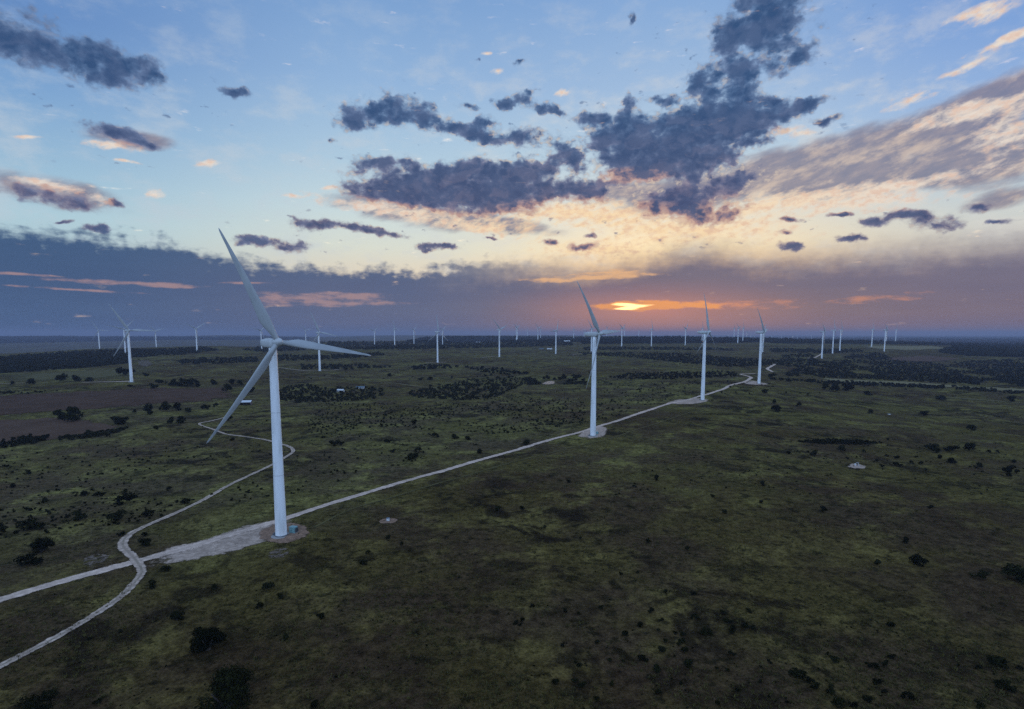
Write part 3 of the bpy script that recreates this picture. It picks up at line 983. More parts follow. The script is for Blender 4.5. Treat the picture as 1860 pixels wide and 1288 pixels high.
patch("ploughed_field", [(-60, 722), (150, 711), (300, 704), (425, 704), (428, 722), (330, 735), (200, 742), (100, 747), (40, 753), (-60, 762)],
      MAT['plough'], "reddish brown ploughed field on the left", rings=12)
patch("fallow_field", [(-60, 768), (0, 762), (110, 758), (180, 766), (225, 776), (190, 785), (120, 793), (95, 801), (0, 806), (-60, 810)],
      MAT['fallow'], "smaller greyish brown field behind the dark hedgerow", rings=12)
patch("far_field", [(1605, 650), (1680, 646), (1752, 652), (1700, 657), (1625, 656)], MAT['fallow'], "narrow bare field among the woods on the right")
patch("dry_strip", [(1470, 686), (1560, 690), (1700, 697), (1900, 707), (1900, 713.5), (1700, 702.5), (1560, 695.5), (1480, 690.5)], MAT['hay'],
      "pale strip of dry grass behind the long hedgerow")
patch("dry_clearing", [(1560, 628), (1700, 629), (1740, 634), (1640, 637), (1570, 634)], MAT['hay'], "pale clearing around the right-hand turbines")
patch("dry_meadow", [(-40, 683), (100, 675), (220, 668), (330, 668), (300, 680), (220, 688), (100, 695), (-40, 700)], MAT['trail'], "pale meadow round the tall left turbine")

road("road", [(-60, 1108, 5.90), (0, 1090, 5.71), (70, 1069, 5.71), (140, 1049, 5.71), (200, 1033, 6.18), (245, 1021, 6.66), (320, 1001, 6.18), (420, 972, 5.71),
              (520, 942, 5.23), (600, 915, 4.95), (690, 888, 4.95), (800, 857, 4.95), (900, 828, 4.95), (960, 811, 4.95), (1040, 789, 4.95), (1090, 774, 4.95),
              (1150, 755, 4.95), (1210, 735, 4.95), (1262, 723, 4.95), (1300, 711.5, 5.23), (1335, 698, 5.71), (1356, 693, 6.66), (1372, 693, 5.71)],
     MAT['road'], "straight pale gravel road running past the large turbines", extra=0.03)
road("road_spur", [(1352, 694, 6), (1361, 689, 6), (1364, 686, 6), (1352, 682, 6), (1344, 680.5, 6), (1358, 679.5, 6), (1372, 679, 6)], MAT['road'],
     "short zigzag gravel spur behind the farthest roadside turbine", extra=0.05)
road("far_road", [(1404, 676, 6), (1398, 673, 6.5), (1394, 670, 7), (1402, 665, 7), (1412, 659, 8), (1424, 654, 8), (1434, 652.5, 6)], MAT['road'],
     "far gravel road climbing away beyond the hedgerow", extra=0.05)
road("turbine_spur", [(1468, 651, 5), (1480, 650, 6), (1488, 646, 6), (1492, 643, 5)], MAT['road'], "gravel spur at a far turbine's foot", extra=0.05)
road("path", [(-60, 1242, 2.99), (0, 1211, 2.91), (60, 1181, 2.91), (120, 1149, 2.91), (180, 1112, 2.91), (220, 1084, 3.06), (246, 1058, 3.34), (258, 1040, 3.47),
              (251, 1024, 3.34), (238, 1008, 3.19), (226, 996, 4.45), (223, 986, 4.58), (233, 973, 3.75), (262, 957, 3.19), (310, 937, 2.99), (370, 908, 2.91), (420, 880, 2.78),
              (460, 861, 2.78), (498, 843, 2.78), (522, 829, 2.78), (533, 820, 2.78), (526, 812, 2.78), (506, 806, 2.78), (480, 799, 2.64), (440, 793, 2.64), (410, 789, 2.50),
              (386, 780, 2.50), (362, 770.5, 2.50), (384, 765, 2.36), (415, 757, 2.22)],
     MAT['track'], "winding two-rut gravel track crossing the road", extra=0.12)
road("field_track", [(150, 695, 8), (200, 694, 9), (240, 693, 12)], MAT['road'], "short gravel strip at the tall left turbine's foot", extra=0.05)
road("meadow_track", [(-20, 697, 4), (20, 697, 4), (45, 696, 3)], MAT['track'], "bit of pale track at the far left edge", extra=0.05)
road("pasture_track", [(500, 668, 4), (530, 671, 4), (565, 674, 4), (600, 673, 5), (620, 671, 3)], MAT['track'], "faint track beside the mid-sized turbine", extra=0.05)
road("apron", [(772, 659, 5), (795, 659, 7), (812, 658, 4)], MAT['track'], "gravel apron at a mid-sized turbine's foot", extra=0.05)
road("apron", [(875, 650, 5), (895, 648, 6), (908, 648, 6)], MAT['track'], "gravel apron at the turbine before the hill", extra=0.05)
road("hill_track", [(1040, 645, 4), (1060, 642, 4), (1080, 640, 4)], MAT['track'], "faint track behind the road's middle turbine", extra=0.05)
road("farm_track", [(560, 684, 4), (640, 690, 4), (720, 697, 4), (800, 706, 4)], MAT['hay'], "faint grassy track among the trees", extra=0.05)
road("fence_track", [(1700, 721, 5), (1760, 725, 5), (1880, 735, 5)], MAT['hay'], "pale grassy track across the right-hand pasture", extra=0.05)

patch("crane_pad", [(246, 1013), (330, 988), (420, 962), (500, 942), (545, 936), (530, 962), (500, 986), (430, 1003), (350, 1019), (285, 1033), (256, 1035)],
      MAT['pad'], "broad gravel hardstand leading to the largest turbine", extra=0.0, rings=8)
patch("dirt_pad", [(468, 962), (490, 950), (530, 948), (560, 957), (570, 967), (556, 980), (520, 990), (486, 990), (468, 978)], MAT['dirt'],
      "brown dirt circle round the largest turbine's foot", extra=0.09)
patch("gravel_pad", [(1046, 793), (1062, 781), (1088, 773), (1103, 773), (1108, 784), (1098, 795), (1074, 799), (1054, 797)], MAT['pad'],
      "fan-shaped gravel pad round the road's middle turbine")
patch("gravel_pad", [(1204, 734), (1222, 726), (1262, 723), (1288, 724), (1294, 729), (1262, 735), (1225, 736)], MAT['pad'], "gravel pad before the third roadside turbine")
patch("gravel_pad", [(1345, 694), (1372, 692), (1396, 697), (1398, 700), (1372, 700), (1352, 698)], MAT['pad'], "gravel pad at the farthest roadside turbine")
patch("well_pad", [(686, 947), (697, 942), (716, 941), (725, 945), (714, 951), (694, 952)], MAT['dirt'], "small dirt pad around the pale tank")
patch("well_pad", [(1536, 848), (1545, 842), (1560, 843), (1578, 847), (1572, 852), (1550, 852)], MAT['pad'], "small gravel pad around a wellhead")
patch("stony_patch", [(142, 1028), (150, 1012), (178, 1003), (202, 1008), (198, 1020), (165, 1034)], MAT['stony'], "scatter of pale stones beside the road", jitter=.1)
patch("stony_patch", [(480, 1010), (492, 998), (520, 993), (534, 999), (526, 1010), (498, 1018)], MAT['stony'], "scatter of pale stones below the dirt pad", jitter=.1)
patch("stony_patch", [(248, 657), (258, 653), (272, 654), (279, 660), (276, 667), (262, 668), (250, 664)], MAT['stony'], "pale bare rocky cut beside the left ridge woods")
road("grass_trail", [(572, 958, 1.7), (640, 925, 1.7), (720, 902, 1.8), (820, 872, 1.8), (920, 843, 1.9), (1020, 818, 1.9), (1120, 794, 2), (1210, 764, 2), (1300, 738, 2)],
     MAT['trail'], "faint grassy trail running beside the gravel road")
patch("pond", [(984, 698), (991, 694.5), (1000, 692.5), (1007, 693.5), (1007, 697.5), (996, 699)], MAT['water'], "little stock pond shining pink among the trees", extra=0.2, jitter=0.0)


# ------------------------------------------------------------------ wind turbine
def ring(r, z, n=40): return [(r * math.cos(2 * math.pi * i / n), r * math.sin(2 * math.pi * i / n), z) for i in range(n)]


def blade_mesh(L=46.5):
    st = [(0.6, 2.05, 1.0, 18), (2.0, 2.05, 1.0, 18), (3.5, 2.25, .92, 17), (5.5, 2.9, .66, 15), (7.5, 3.7, .46, 13), (9.5, 4.15, .35, 11.5), (12, 3.95, .30, 9.5),
          (16, 3.5, .26, 7), (21, 3.0, .23, 5), (27, 2.45, .21, 3.2), (33, 1.95, .19, 2), (39, 1.25, .18, 1), (43.5, .9, .17, .4), (45.6, .6, .16, 0), (46.5, .16, .16, 0)]
    n = 22
    rings = []
    for r, ch, th, tw in st:
        a = -R(tw + 15)
        off = -3.6 * (r / L) ** 2
        blend = min(1, max(0, (r - 2.0) / 6.5))
        row = []
        for i in range(n):
            t = 2 * math.pi * i / n
            c = math.cos(t)
            y = ch * (0.5 * c - 0.18 * blend)
            shape = (1 - blend) + blend * (0.62 + 0.38 * c) * 1.1
            x = 0.5 * ch * th * math.sin(t) * shape
            row.append((x * math.cos(a) - y * math.sin(a) + off, x * math.sin(a) + y * math.cos(a), r))
        rings.append(row)
    return loft(rings)


def superellipse(w, h, n=28, e=3.2):
    out = []
    for i in range(n):
        t = 2 * math.pi * i / n
        c, s = math.cos(t), math.sin(t)
        out.append((w / 2 * math.copysign(abs(c) ** (2 / e), c), h / 2 * math.copysign(abs(s) ** (2 / e), s)))
    return out


TILT = Matrix.Rotation(R(-4.5), 4, 'Y')
HUB = Matrix.Translation((4.4, 0, HUB_Z + 0.5))


def make_turbine():
    t = empty("wind_turbine", (0, 0, 0))
    zs = np.linspace(-2.5, 78.2, 28)
    rad = lambda z: 2.3 + (1.52 - 2.3) * max(0, z) / 78.2
    mesh_obj("tower", *loft([ring(rad(z), z) for z in zs]), MAT['tower'], t, True)
    mesh_obj("foundation", *loft([ring(4.0, -2.5), ring(4.0, 0.22), ring(3.85, 0.32)]), MAT['concrete'], t)
    mesh_obj("base_ring", *loft([ring(2.5, 0.3), ring(2.5, 0.62), ring(2.42, 0.66)]), MAT['steel'], t)
    # door with its steps, on the side the cabinet stands
    dv, df = box(-0.5, 0.5, -0.06, 0.08, 0, 2.2)
    d = mesh_obj("door", dv, df, MAT['steel'], t)
    d.matrix_basis = Matrix.Rotation(R(-60), 4, 'Z') @ Matrix.Translation((0, -2.29, 1.4))
    sv, sf = join([box(-0.7, 0.7, -1.3 + 0.3 * k, 0, 0.35 * k, 0.35 * (k + 1)) for k in range(3)])
    s = mesh_obj("steps", sv, sf, MAT['steel'], t)
    s.matrix_basis = Matrix.Rotation(R(-60), 4, 'Z') @ Matrix.Translation((0, -2.42, 0.32))
    # nacelle: rounded box with a tapering tail, rotor axis along +X
    secs = [(-8.6, 1.3, 1.6, .2), (-8.3, 2.3, 2.5, .15), (-7.3, 3.0, 3.1, .05), (-5, 3.5, 3.6, 0), (-1, 3.8, 3.9, 0), (1.5, 3.7, 3.8, 0), (2.4, 3.2, 3.3, 0), (2.7, 2.6, 2.6, 0)]
    rr = [[(x, a, b + HUB_Z + dz) for a, b in superellipse(w, h)] for x, w, h, dz in secs]
    nac = mesh_obj("nacelle", *loft(rr), MAT['paint'], t, True)
    v, f = join([box(-7.0, -6.94, -.6, -.54, 81.5, 83.2), box(-7.0, -6.94, .54, .6, 81.5, 83.2), box(-7.06, -6.88, -.7, .7, 83.0, 83.1)])
    mesh_obj("wind_vane", v, f, MAT['steel'], nac)
    v, f = join([box(-4.6, -3.0, -0.8, 0.8, 81.7, 82.15)])
    mesh_obj("roof_hatch", v, f, MAT['paint'], nac)
    # hub with pointed spinner
    prof = [(-1.7, 1.35), (-1.5, 1.6), (-.6, 1.75), (.6, 1.72), (1.4, 1.5), (2.1, 1.1), (2.55, .6), (2.75, .12)]
    hr = [[(x, r * math.cos(2 * math.pi * i / 32), r * math.sin(2 * math.pi * i / 32)) for i in range(32)] for x, r in prof]
    mesh_obj("hub", *loft(hr), MAT['paint'], t, True)
    bm = mesh_obj("blade", *blade_mesh(), MAT['blade'], t, True)
    for _ in range(2):
        b = bm.copy(); COL.objects.link(b); b.parent = t
    return t


def pose(t, phase):
    k = 0
    for c in t.children:
        base = c.name.split('.')[0]
        if base == 'hub': c.matrix_basis = HUB @ TILT
        elif base == 'blade':
            c.matrix_basis = HUB @ TILT @ Matrix.Rotation(R(phase + 120 * k), 4, 'X')
            k += 1


def copy_tree(o, parent=None):
    c = o.copy(); COL.objects.link(c)
    if parent is not None:
        c.parent = parent
        c.matrix_parent_inverse = o.matrix_parent_inverse.copy()
    for ch in list(o.children): copy_tree(ch, c)
    return c


WIND = 125.0      # bearing the rotors face
proto = make_turbine()
top_z = 0.0
for i, (t, b) in enumerate(zip(TURB, BASES)):
    o = proto if i == 0 else copy_tree(proto)
    z = float(tz(b[0], b[1]))
    be = R(WIND + (6 if i == 0 else rng.uniform(-5, 5) if i > 4 else 0))
    o.location = (b[0], b[1], z)
    o.rotation_euler = (0, 0, math.atan2(math.cos(be), math.sin(be)))
    tag(o, t[5], "wind turbine", t[6])
    pose(o, t[4])
    top_z = max(top_z, z + 130)


def at(px, py):
    x, y, z, r = ground_at(px, py)
    return Vector((x, y, z)), r


# transformer cabinets beside the two nearest turbines
def cabinet(px, py, rz, label, s=1.0):
    p, r = at(px, py)
    e = empty("transformer_cabinet", p + Vector((0, 0, 0.05)), rz)
    e.scale = (s, s, s)
    tag(e, label, "electrical cabinet", "cabinets beside the turbines")
    v, f = box(-1.25, 1.25, -1.0, 1.0, -0.4, 0.25); mesh_obj("plinth", v, f, MAT['concrete'], e)
    v, f = box(-1.1, 1.1, -0.85, 0.85, 0.25, 2.05); bevel(mesh_obj("housing", v, f, MAT['green_box'], e), .06)
    v, f = box(-1.18, 1.18, -0.95, 0.95, 2.052, 2.2); bevel(mesh_obj("lid", v, f, MAT['green_box'], e), .05)
    for sx in (-1, 1):
        v, f = box(min(0.03 * sx, 1.02 * sx), max(0.03 * sx, 1.02 * sx), -0.9, -0.853, 0.32, 1.95)
        d = mesh_obj("door", v, f, MAT['green_box'], e)
        v, f = box(0.1 * sx - .03, 0.1 * sx + .03, -0.95, -0.903, 1.0, 1.25); mesh_obj("handle", v, f, MAT['steel'], d)
    v, f = join([box(1.102, 1.4, -.7 + .2 * k, -.62 + .2 * k, .45, 1.8) for k in range(8)])
    mesh_obj("cooling_fins", v, f, MAT['steel'], e)


cabinet(533, 968, R(-15), "green transformer cabinet standing on the brown dirt beside the largest turbine", 1.25)
cabinet(1083.5, 789, R(10), "small green cabinet right beside the foot of the road's middle turbine", 1.1)


def tank(px, py, label):
    p, r = at(px, py)
    e = empty("water_tank", p)
    e.scale = (.75, .75, .62)
    tag(e, label, "tank")
    n = 24
    mesh_obj("tank_body", *loft([ring(1.05, -0.1, n), ring(1.05, 1.9, n), ring(0.95, 2.0, n)]), MAT['roof_white'], e)
    mesh_obj("roof", *loft([ring(1.12, 2.003, n), ring(0.35, 2.4, n), ring(0.2, 2.42, n)]), MAT['roof_blue'], e)
    mesh_obj("pipe", *loft([ring(0.08, 0.0, 8), ring(0.08, 1.2, 8)]), MAT['steel'], e).location = (1.3, 0, 0)
    v, f = box(1.0, 1.42, -.06, .06, 1.1, 1.22); mesh_obj("valve", v, f, MAT['steel'], e)


tank(705, 946, "small pale tank standing alone on a dirt pad right of the largest turbine")


def wellhead(px, py, label):
    p, r = at(px, py)
    e = empty("wellhead", p)
    tag(e, label, "wellhead")
    v, f = box(-1.2, 1.2, -1.2, 1.2, -0.3, 0.2); mesh_obj("slab", v, f, MAT['concrete'], e)
    mesh_obj("casing", *loft([ring(.22, .2, 12), ring(.22, 1.5, 12), ring(.32, 1.52, 12), ring(.32, 1.7, 12), ring(.15, 1.75, 12), ring(.15, 2.4, 12)]), MAT['steel'], e)
    v, f = join([box(-.9, .9, -.09, .09, 1.9, 2.08), box(.7, .9, -.09, .09, .2, 1.9)]); mesh_obj("pipe", v, f, MAT['roof_white'], e)
    v, f = box(-1.9, -1.0, -.5, .4, 0.2, 1.5); bevel(mesh_obj("control_box", v, f, MAT['roof_white'], e), .05)


wellhead(1557, 846, "small wellhead with a pale control box on the gravel pad in the right pasture")


def trough(px, py):
    p, r = at(px, py)
    e = empty("cattle_trough", p)
    tag(e, "tiny white trough alone in the right-hand pasture", "trough")
    v, f = join([box(-1.5, 1.5, -.6, -.5, 0, .7), box(-1.5, 1.5, .5, .6, 0, .7), box(-1.5, -1.4, -.497, .497, 0, .7), box(1.4, 1.5, -.497, .497, 0, .7),
                 box(-1.397, 1.397, -.497, .497, .05, .12)])
    mesh_obj("basin", v, f, MAT['roof_white'], e)
    v, f = box(-1.39, 1.39, -.49, .49, .3, .55); mesh_obj("water", v, f, MAT['water'], e)


trough(1615, 753)


def barn(px, py, w, d, h, rz, roof, walls, label, open_front=False):
    p, r = at(px, py)
    e = empty("barn", p, rz)
    tag(e, label, "barn")
    if open_front:
        v, f = join([box(-w / 2, w / 2, d / 2 - .15, d / 2, -.6, h), box(-w / 2, -w / 2 + .15, -d / 2, d / 2 - .153, -.6, h), box(w / 2 - .15, w / 2, -d / 2, d / 2 - .153, -.6, h)])
        mesh_obj("wall", v, f, walls, e)
        for k in range(4):
            x = -w / 2 + .2 + (w - .4) * k / 3
            v, f = box(x - .1, x + .1, -d / 2 - .2, -d / 2 - .003, -.6, h); mesh_obj("post", v, f, MAT['steel'], e)
    else:
        v, f = box(-w / 2, w / 2, -d / 2, d / 2, -.6, h); mesh_obj("wall", v, f, walls, e)
        v, f = box(-w * .12, w * .12, -d / 2 - .06, -d / 2 - .003, 0, h * .75); mesh_obj("door", v, f, MAT['steel'], e)
        for x in (-.33, .33):
            v, f = box(w * x - .6, w * x + .6, -d / 2 - .05, -d / 2 - .003, h * .35, h * .7); mesh_obj("window", v, f, MAT['steel'], e)
    rh = d * .2; ov = .5
    a, b, c = -d / 2 - ov, 0, d / 2 + ov
    x0, x1 = -w / 2 - ov, w / 2 + ov
    v = [(x0, a, h), (x1, a, h), (x1, b, h + rh), (x0, b, h + rh), (x0, c, h), (x1, c, h),
         (x0, a, h + .15), (x1, a, h + .15), (x1, b, h + rh + .15), (x0, b, h + rh + .15), (x0, c, h + .15), (x1, c, h + .15)]
    f = [(6, 7, 8, 9), (9, 8, 11, 10), (0, 3, 2, 1), (3, 4, 5, 2), (0, 1, 7, 6), (4, 10, 11, 5), (0, 6, 9, 3), (3, 9, 10, 4), (1, 2, 8, 7), (2, 5, 11, 8)]
    mesh_obj("roof", v, f, roof, e)
    return e


barn(447, 735, 12, 9, 3.2, R(12), MAT['roof_white'], MAT['wall'], "white-roofed open shed behind the lower blade of the largest turbine", True)
barn(619, 712, 9, 7, 2.6, R(-6), MAT['roof_white'], MAT['wall_pale'], "small pale roof showing among the trees below the mid-sized turbine")
barn(655, 706, 12, 7, 2.2, R(4), MAT['roof_blue'], MAT['wall_pale'], "low bluish grey farm roof among the trees")
barn(984, 635, 18, 10, 3.5, R(0), MAT['roof_blue'], MAT['wall'], "far dark-roofed barn left of the white one")
barn(998, 635, 20, 10, 3.5, R(3), MAT['roof_white'], MAT['wall_pale'], "far long white-roofed barn next to the turbine by the farm")
barn(1030, 622, 34, 16, 7, R(-5), MAT['roof_white'], MAT['wall_pale'], "distant pale building on the flank of the flat-topped hill")
barn(868, 623, 22, 10, 4, R(8), MAT['roof_white'], MAT['wall'], "tiny distant building under the flat-topped hill")


# ------------------------------------------------------------------ vegetation
def leaf_cloud(n, size, lobes, seed):
    """n small leaf quads spread through a few uneven lobes of a unit-wide bush"""
    g = np.random.default_rng(seed)
    L = []
    for k in range(lobes):
        a = g.uniform(0, 6.28); q = g.uniform(0.02, 0.36)
        L.append((q * math.cos(a), q * math.sin(a), g.uniform(0.12, 0.56), g.uniform(0.11, 0.24)))
    L = np.array(L)
    ch = g.integers(0, lobes, n)
    d = g.normal(size=(n, 3)); d /= np.linalg.norm(d, axis=1)[:, None]
    rr = L[ch, 3] * g.uniform(0.35, 1.0, n) ** 0.5 * g.uniform(.8, 1.2, n)
    c = L[ch, :3] + d * rr[:, None] * np.array([1, 1, .85])
    c[:, 2] = np.abs(c[:, 2]) + 0.02
    nn = d + g.normal(0, .6, (n, 3)); nn /= np.linalg.norm(nn, axis=1)[:, None]
    u = np.cross(nn, g.normal(size=(n, 3))); u /= np.linalg.norm(u, axis=1)[:, None]
    v = np.cross(nn, u)
    s = size * g.uniform(.6, 1.3, (n, 1))
    V = np.stack([c - u * s - v * s * .6, c + u * s * .9 - v * s * .5, c + u * s * .8 + v * s * .7, c - u * s * .7 + v * s * .6], 1).reshape(-1, 3)
    return V, np.arange(n * 4).reshape(n, 4)


BIG = [leaf_cloud(8000, 0.017, 14, 100 + k) for k in range(3)]
MED = [leaf_cloud(520, 0.05, 7, 200 + k) for k in range(6)]
FAR = [leaf_cloud(22, 0.24, 4, 400 + k) for k in range(8)]
LOW = [leaf_cloud(46, 0.17, 4, 300 + k) for k in range(10)]


def mesh_data(name, VF, mat):
    o = big_mesh(name, VF[0], VF[1], mat)
    me = o.data
    bpy.data.objects.remove(o)
    return me


MED_ME = [mesh_data("bush", vf, MAT['leaf']) for vf in MED]
BIG_ME = [mesh_data("crown", vf, MAT['leaf']) for vf in BIG]


def trunk_mesh():
    parts = []
    for k in range(4):
        a = k * 1.57 + .4
        pts = [(0.03 * math.cos(a), 0.03 * math.sin(a), -.05), (0.08 * math.cos(a), 0.08 * math.sin(a), .18), (0.2 * math.cos(a), 0.2 * math.sin(a), .42)]
        rr = []
        for (x, y, z), r in zip(pts, (.035, .025, .01)):
            rr.append([(x + r * math.cos(j * 1.047), y + r * math.sin(j * 1.047), z) for j in range(6)])
        parts.append(loft(rr))
    return join(parts)


TRUNK = mesh_obj("trunk", *trunk_mesh(), MAT['bark'])
TRUNK_ME = TRUNK.data
bpy.data.objects.remove(TRUNK)


def px_per_m(r_vec):
    return F / r_vec


def big_bush(px, py, wpx, asp, label, k):
    p, r = at(px, py)
    w = wpx / (F / math.hypot(r, CAM_Z)) * 0.88
    e = empty("bush", p, random.uniform(0, 6.28))
    e.scale = (w, w, w * asp)
    tag(e, label, "bush", "large dark bushes")
    c = bpy.data.objects.new("crown", BIG_ME[k % 3]); COL.objects.link(c); c.parent = e
    t = bpy.data.objects.new("trunk", TRUNK_ME); COL.objects.link(t); t.parent = e


for k, (px, py, w, asp, lab) in enumerate([
        (412, 1290, 108, .85, "largest dark bush, at the bottom edge below the gravel track"),
        (378, 1180, 60, .9, "broad dark bush in the grass above the largest bush"),
        (62, 1316, 66, .8, "dark bush cut off by the bottom edge near the left corner"),
        (75, 1002, 37, .9, "rounded dark bush left of the stony patch beside the road"),
        (322, 1126, 26, .85, "flat dark bush midway between track and broad bush"),
        (752, 771, 15, .95, "lone round bush in the pasture between road and middle scrub"),
        (955, 808, 18, .9, "round bush at the verge of the gravel road before the middle turbine"),
        (660, 1026, 18, .8, "dark bush among the burnt mottles right of the dirt pad"),
        (584, 1123, 20, .7, "low dark bush in the open grass below the dirt pad"),
        (1411, 748, 22, .85, "paired dark bush on the slope below the farthest roadside turbine"),
        (1540, 710, 22, .9, "tall dark clump just below the long hedgerow"),
        (1836, 730, 15, .95, "round dark tree near the right edge by the grassy track"),
        (1766, 782, 17, .8, "dark bush alone in the right pasture near the edge"),
        (1709, 726, 18, .6, "flat wide bush below the broken end of the hedgerow"),
        (1678, 755, 17, .7, "wide bush right of the tiny white trough"),
        (1581, 751, 12, .9, "dark bush left of the tiny white trough"),
        (1389, 714, 14, .8, "dark bush nearest to the farthest roadside turbine"),
        (220, 771, 33, .6, "long dark bush at the corner of the fallow field"),
        (1577, 718, 17, .7, "low bush right of the tall clump under the hedgerow")]):
    big_bush(px, py, w, asp, lab, k)


def med(px, py, w, label, group):
    p, r = at(px, py)
    s = w / (F / math.hypot(r, CAM_Z)) * 1.5
    o = bpy.data.objects.new("bush", random.choice(MED_ME)); COL.objects.link(o)
    o.location = p + Vector((0, 0, -0.03 * s)); o.rotation_euler = (0, 0, random.uniform(0, 6.28))
    o.scale = (s * random.uniform(.9, 1.25), s, s * random.uniform(.75, 1.05))
    tag(o, label, "bush", group)


Z5 = [(58,535,18),(110,548,14),(197,523,18),(392,537,22),(452,463,18),(560,470,18),(341,386,12),(275,393,12),(379,265,18),(538,292,18),(350,590,22),(433,573,14),
      (422,615,12),(565,562,22),(682,545,16),(700,577,24),(716,613,26),(772,600,26),(800,608,20),(780,538,16),(602,620,24),(628,620,20),(488,625,14),(515,628,18),(293,632,24),
      (450,655,18),(505,663,24),(522,660,16),(530,690,24),(441,692,28),(181,660,18),(45,672,16),(362,722,28),(542,743,30),(416,763,32),(110,755,20),(100,742,12),(235,733,16),(285,733,14),
      (20,815,22),(97,812,18),(127,830,22),(240,825,16),(179,886,18),(424,856,20),(715,708,20),(694,773,14),(655,765,12),(862,740,16),(828,760,10),(823,818,12),(732,852,14),(512,822,14),
      (1114,730,26),(1088,708,10),(970,787,36),(1012,812,22),(1041,835,28),(1099,850,28),(1128,897,34),(1186,908,22),(1241,893,24),(1260,752,26),(1316,745,22),(1341,718,18),(1290,818,20),
      (1270,823,12),(1310,855,16),(1402,875,28),(1338,595,22),(1284,347,26),(1441,342,40),(1752,748,40),(1780,832,36),(1843,763,16),(1820,400,60),(1688,405,30),(1680,912,20),(1397,262,22),
      (635,88,14),(828,110,14),(684,152,18),(330,50,14),(833,38,20),(415,17,22),(70,30,16),(1075,143,24),(1490,130,16),(1680,763,14),(655,905,16),(857,875,12),(930,898,12),(1050,768,10),(1600,752,10)]
for x, y, w in Z5:
    med(1000 + x / 2.163, 860 + y / 2.163 + w * .2, w / 2.163, "small dark shrub dotting the dim grassland at the lower right", "shrubs in the lower right grassland")
for x, y, w in [(634,233,26),(711,270,24),(520,317,26),(815,430,18),(30,565,30),(57,800,30),(216,1175,36),(1513,185,22),(1448,622,24),(1395,700,26),(1356,715,26),(1380,727,20),
                (1720,240,14),(1250,75,40),(1390,70,30)]:
    med(500 + x / 3.1, 900 + y / 3.1 + w * .12, w / 3.1, "small dark shrub among the mottled grass below the largest turbine", "shrubs below the largest turbine")
for x, y, w in [(155,512,60),(650,195,60),(150,245,24),(410,290,40),(620,290,50),(775,268,36),(435,165,26),(655,155,18),(525,168,30),(235,205,26),(150,55,22),(880,138,22),(65,125,20),(40,25,20),
                (1120,655,34),(1390,655,44),(1358,752,34),(520,1247,26),(630,880,16),(470,920,16),(755,425,40),(630,375,30),(750,380,24),(165,330,60),(970,205,30),(860,560,34),(800,640,36),(20,355,40)]:
    med(x / 2.876, 840 + y / 2.876 + w * .12, w / 2.876, "small dark shrub in the grass around the winding track at left", "shrubs around the winding track")
for x, y, w in [(660,207,44),(730,220,50),(500,317,26),(352,297,26),(330,142,36),(1040,525,14),(435,605,22),(590,608,36),(765,588,36),(497,598,14),(895,598,16),(797,640,16),(1088,633,22),(1352,630,22),
                (1400,580,36),(1430,580,30),(1527,575,40),(1310,575,44),(1590,690,30),(1425,657,36),(1765,710,40),(1030,622,14),(1265,705,16),(1770,740,26),(1320,592,36),(1797,657,20),(1820,720,22),
                (975,655,18),(1000,685,18),(1205,632,12),(1700,600,16),(1650,595,16),(1100,675,30),(1180,665,18),(1235,668,18),(660,625,10),(850,630,10),(555,600,12)]:
    med(1300 + x / 3.32, 640 + y / 3.32 + w * .12, w / 3.32, "small dark shrub scattered over the right-hand pasture", "shrubs in the right-hand pasture")
for x, y, w in [(100,495,22),(170,533,50),(215,536,44),(140,637,14),(1155,587,44),(935,148,24),(825,97,32),(763,103,28),(970,93,22),(1005,163,24),(887,140,18),(1195,82,18),(1236,77,18),(550,75,28),
                (375,475,14),(540,518,44),(690,625,60),(740,580,36),(575,590,30),(720,620,40),(830,150,22),(860,480,40),(990,490,44),(1080,500,36)]:
    med(560 + x / 3.72, 660 + y / 3.72 + w * .12, w / 3.72, "small dark bush in the pasture left of the straight road", "bushes left of the straight road")
for x, y, w in [(440,1018,80),(545,1020,90),(1320,1045,66),(1080,983,66),(1220,965,60),(1290,957,60),(985,990,24),(1660,830,56),(1410,790,56),(1330,785,56),(1255,787,44),(1170,778,44),
                (1060,725,28),(900,703,60),(1555,780,40),(1690,775,46),(1745,778,46),(655,758,38),(557,757,42),(435,760,50),(240,780,42),(955,808,26),(1110,810,36),(1365,983,38),(1500,958,46),
                (1665,1040,36),(1690,1190,26),(1565,945,26),(1240,1060,40),(1820,830,50),(500,968,20),(545,964,20),(1130,1115,26),(90,785,24)]:
    med(x / 4, 500 + y / 4 + w * .1, w / 4, "dark bush on the left plain around the ploughed fields", "bushes around the ploughed fields")


def stamp(protos, pts, mat, name):
    """merge many small bushes (x, y, z, width, height factor) into one mesh"""
    VV, FF, o = [], [], 0
    for (x, y, z, w, h) in pts:
        V, Fq = protos[random.randrange(len(protos))]
        a = random.uniform(0, 6.28)
        c, s = math.cos(a) * w, math.sin(a) * w
        VV.append(np.stack([V[:, 0] * c - V[:, 1] * s + x, V[:, 0] * s + V[:, 1] * c + y, V[:, 2] * w * h + z - .1], -1))
        FF.append(Fq + o); o += len(V)
    return big_mesh(name, np.concatenate(VV), np.concatenate(FF), mat)


def inside(poly, n):
    poly = np.array(poly, float)
    lo, hi = poly.min(0), poly.max(0)
    out = []
    while len(out) < n:
        p = rng.uniform(lo, hi, (n * 2, 2))
        x, y = p[:, 0], p[:, 1]
        c = np.zeros(len(p), bool)
        j = len(poly) - 1
        for i in range(len(poly)):
            xi, yi, xj, yj = *poly[i], *poly[j]
            if yi != yj:
                c ^= ((yi > y) != (yj > y)) & (x < (xj - xi) * (y - yi) / (yj - yi) + xi)
            j = i
        out += list(p[c])
    return out[:n]


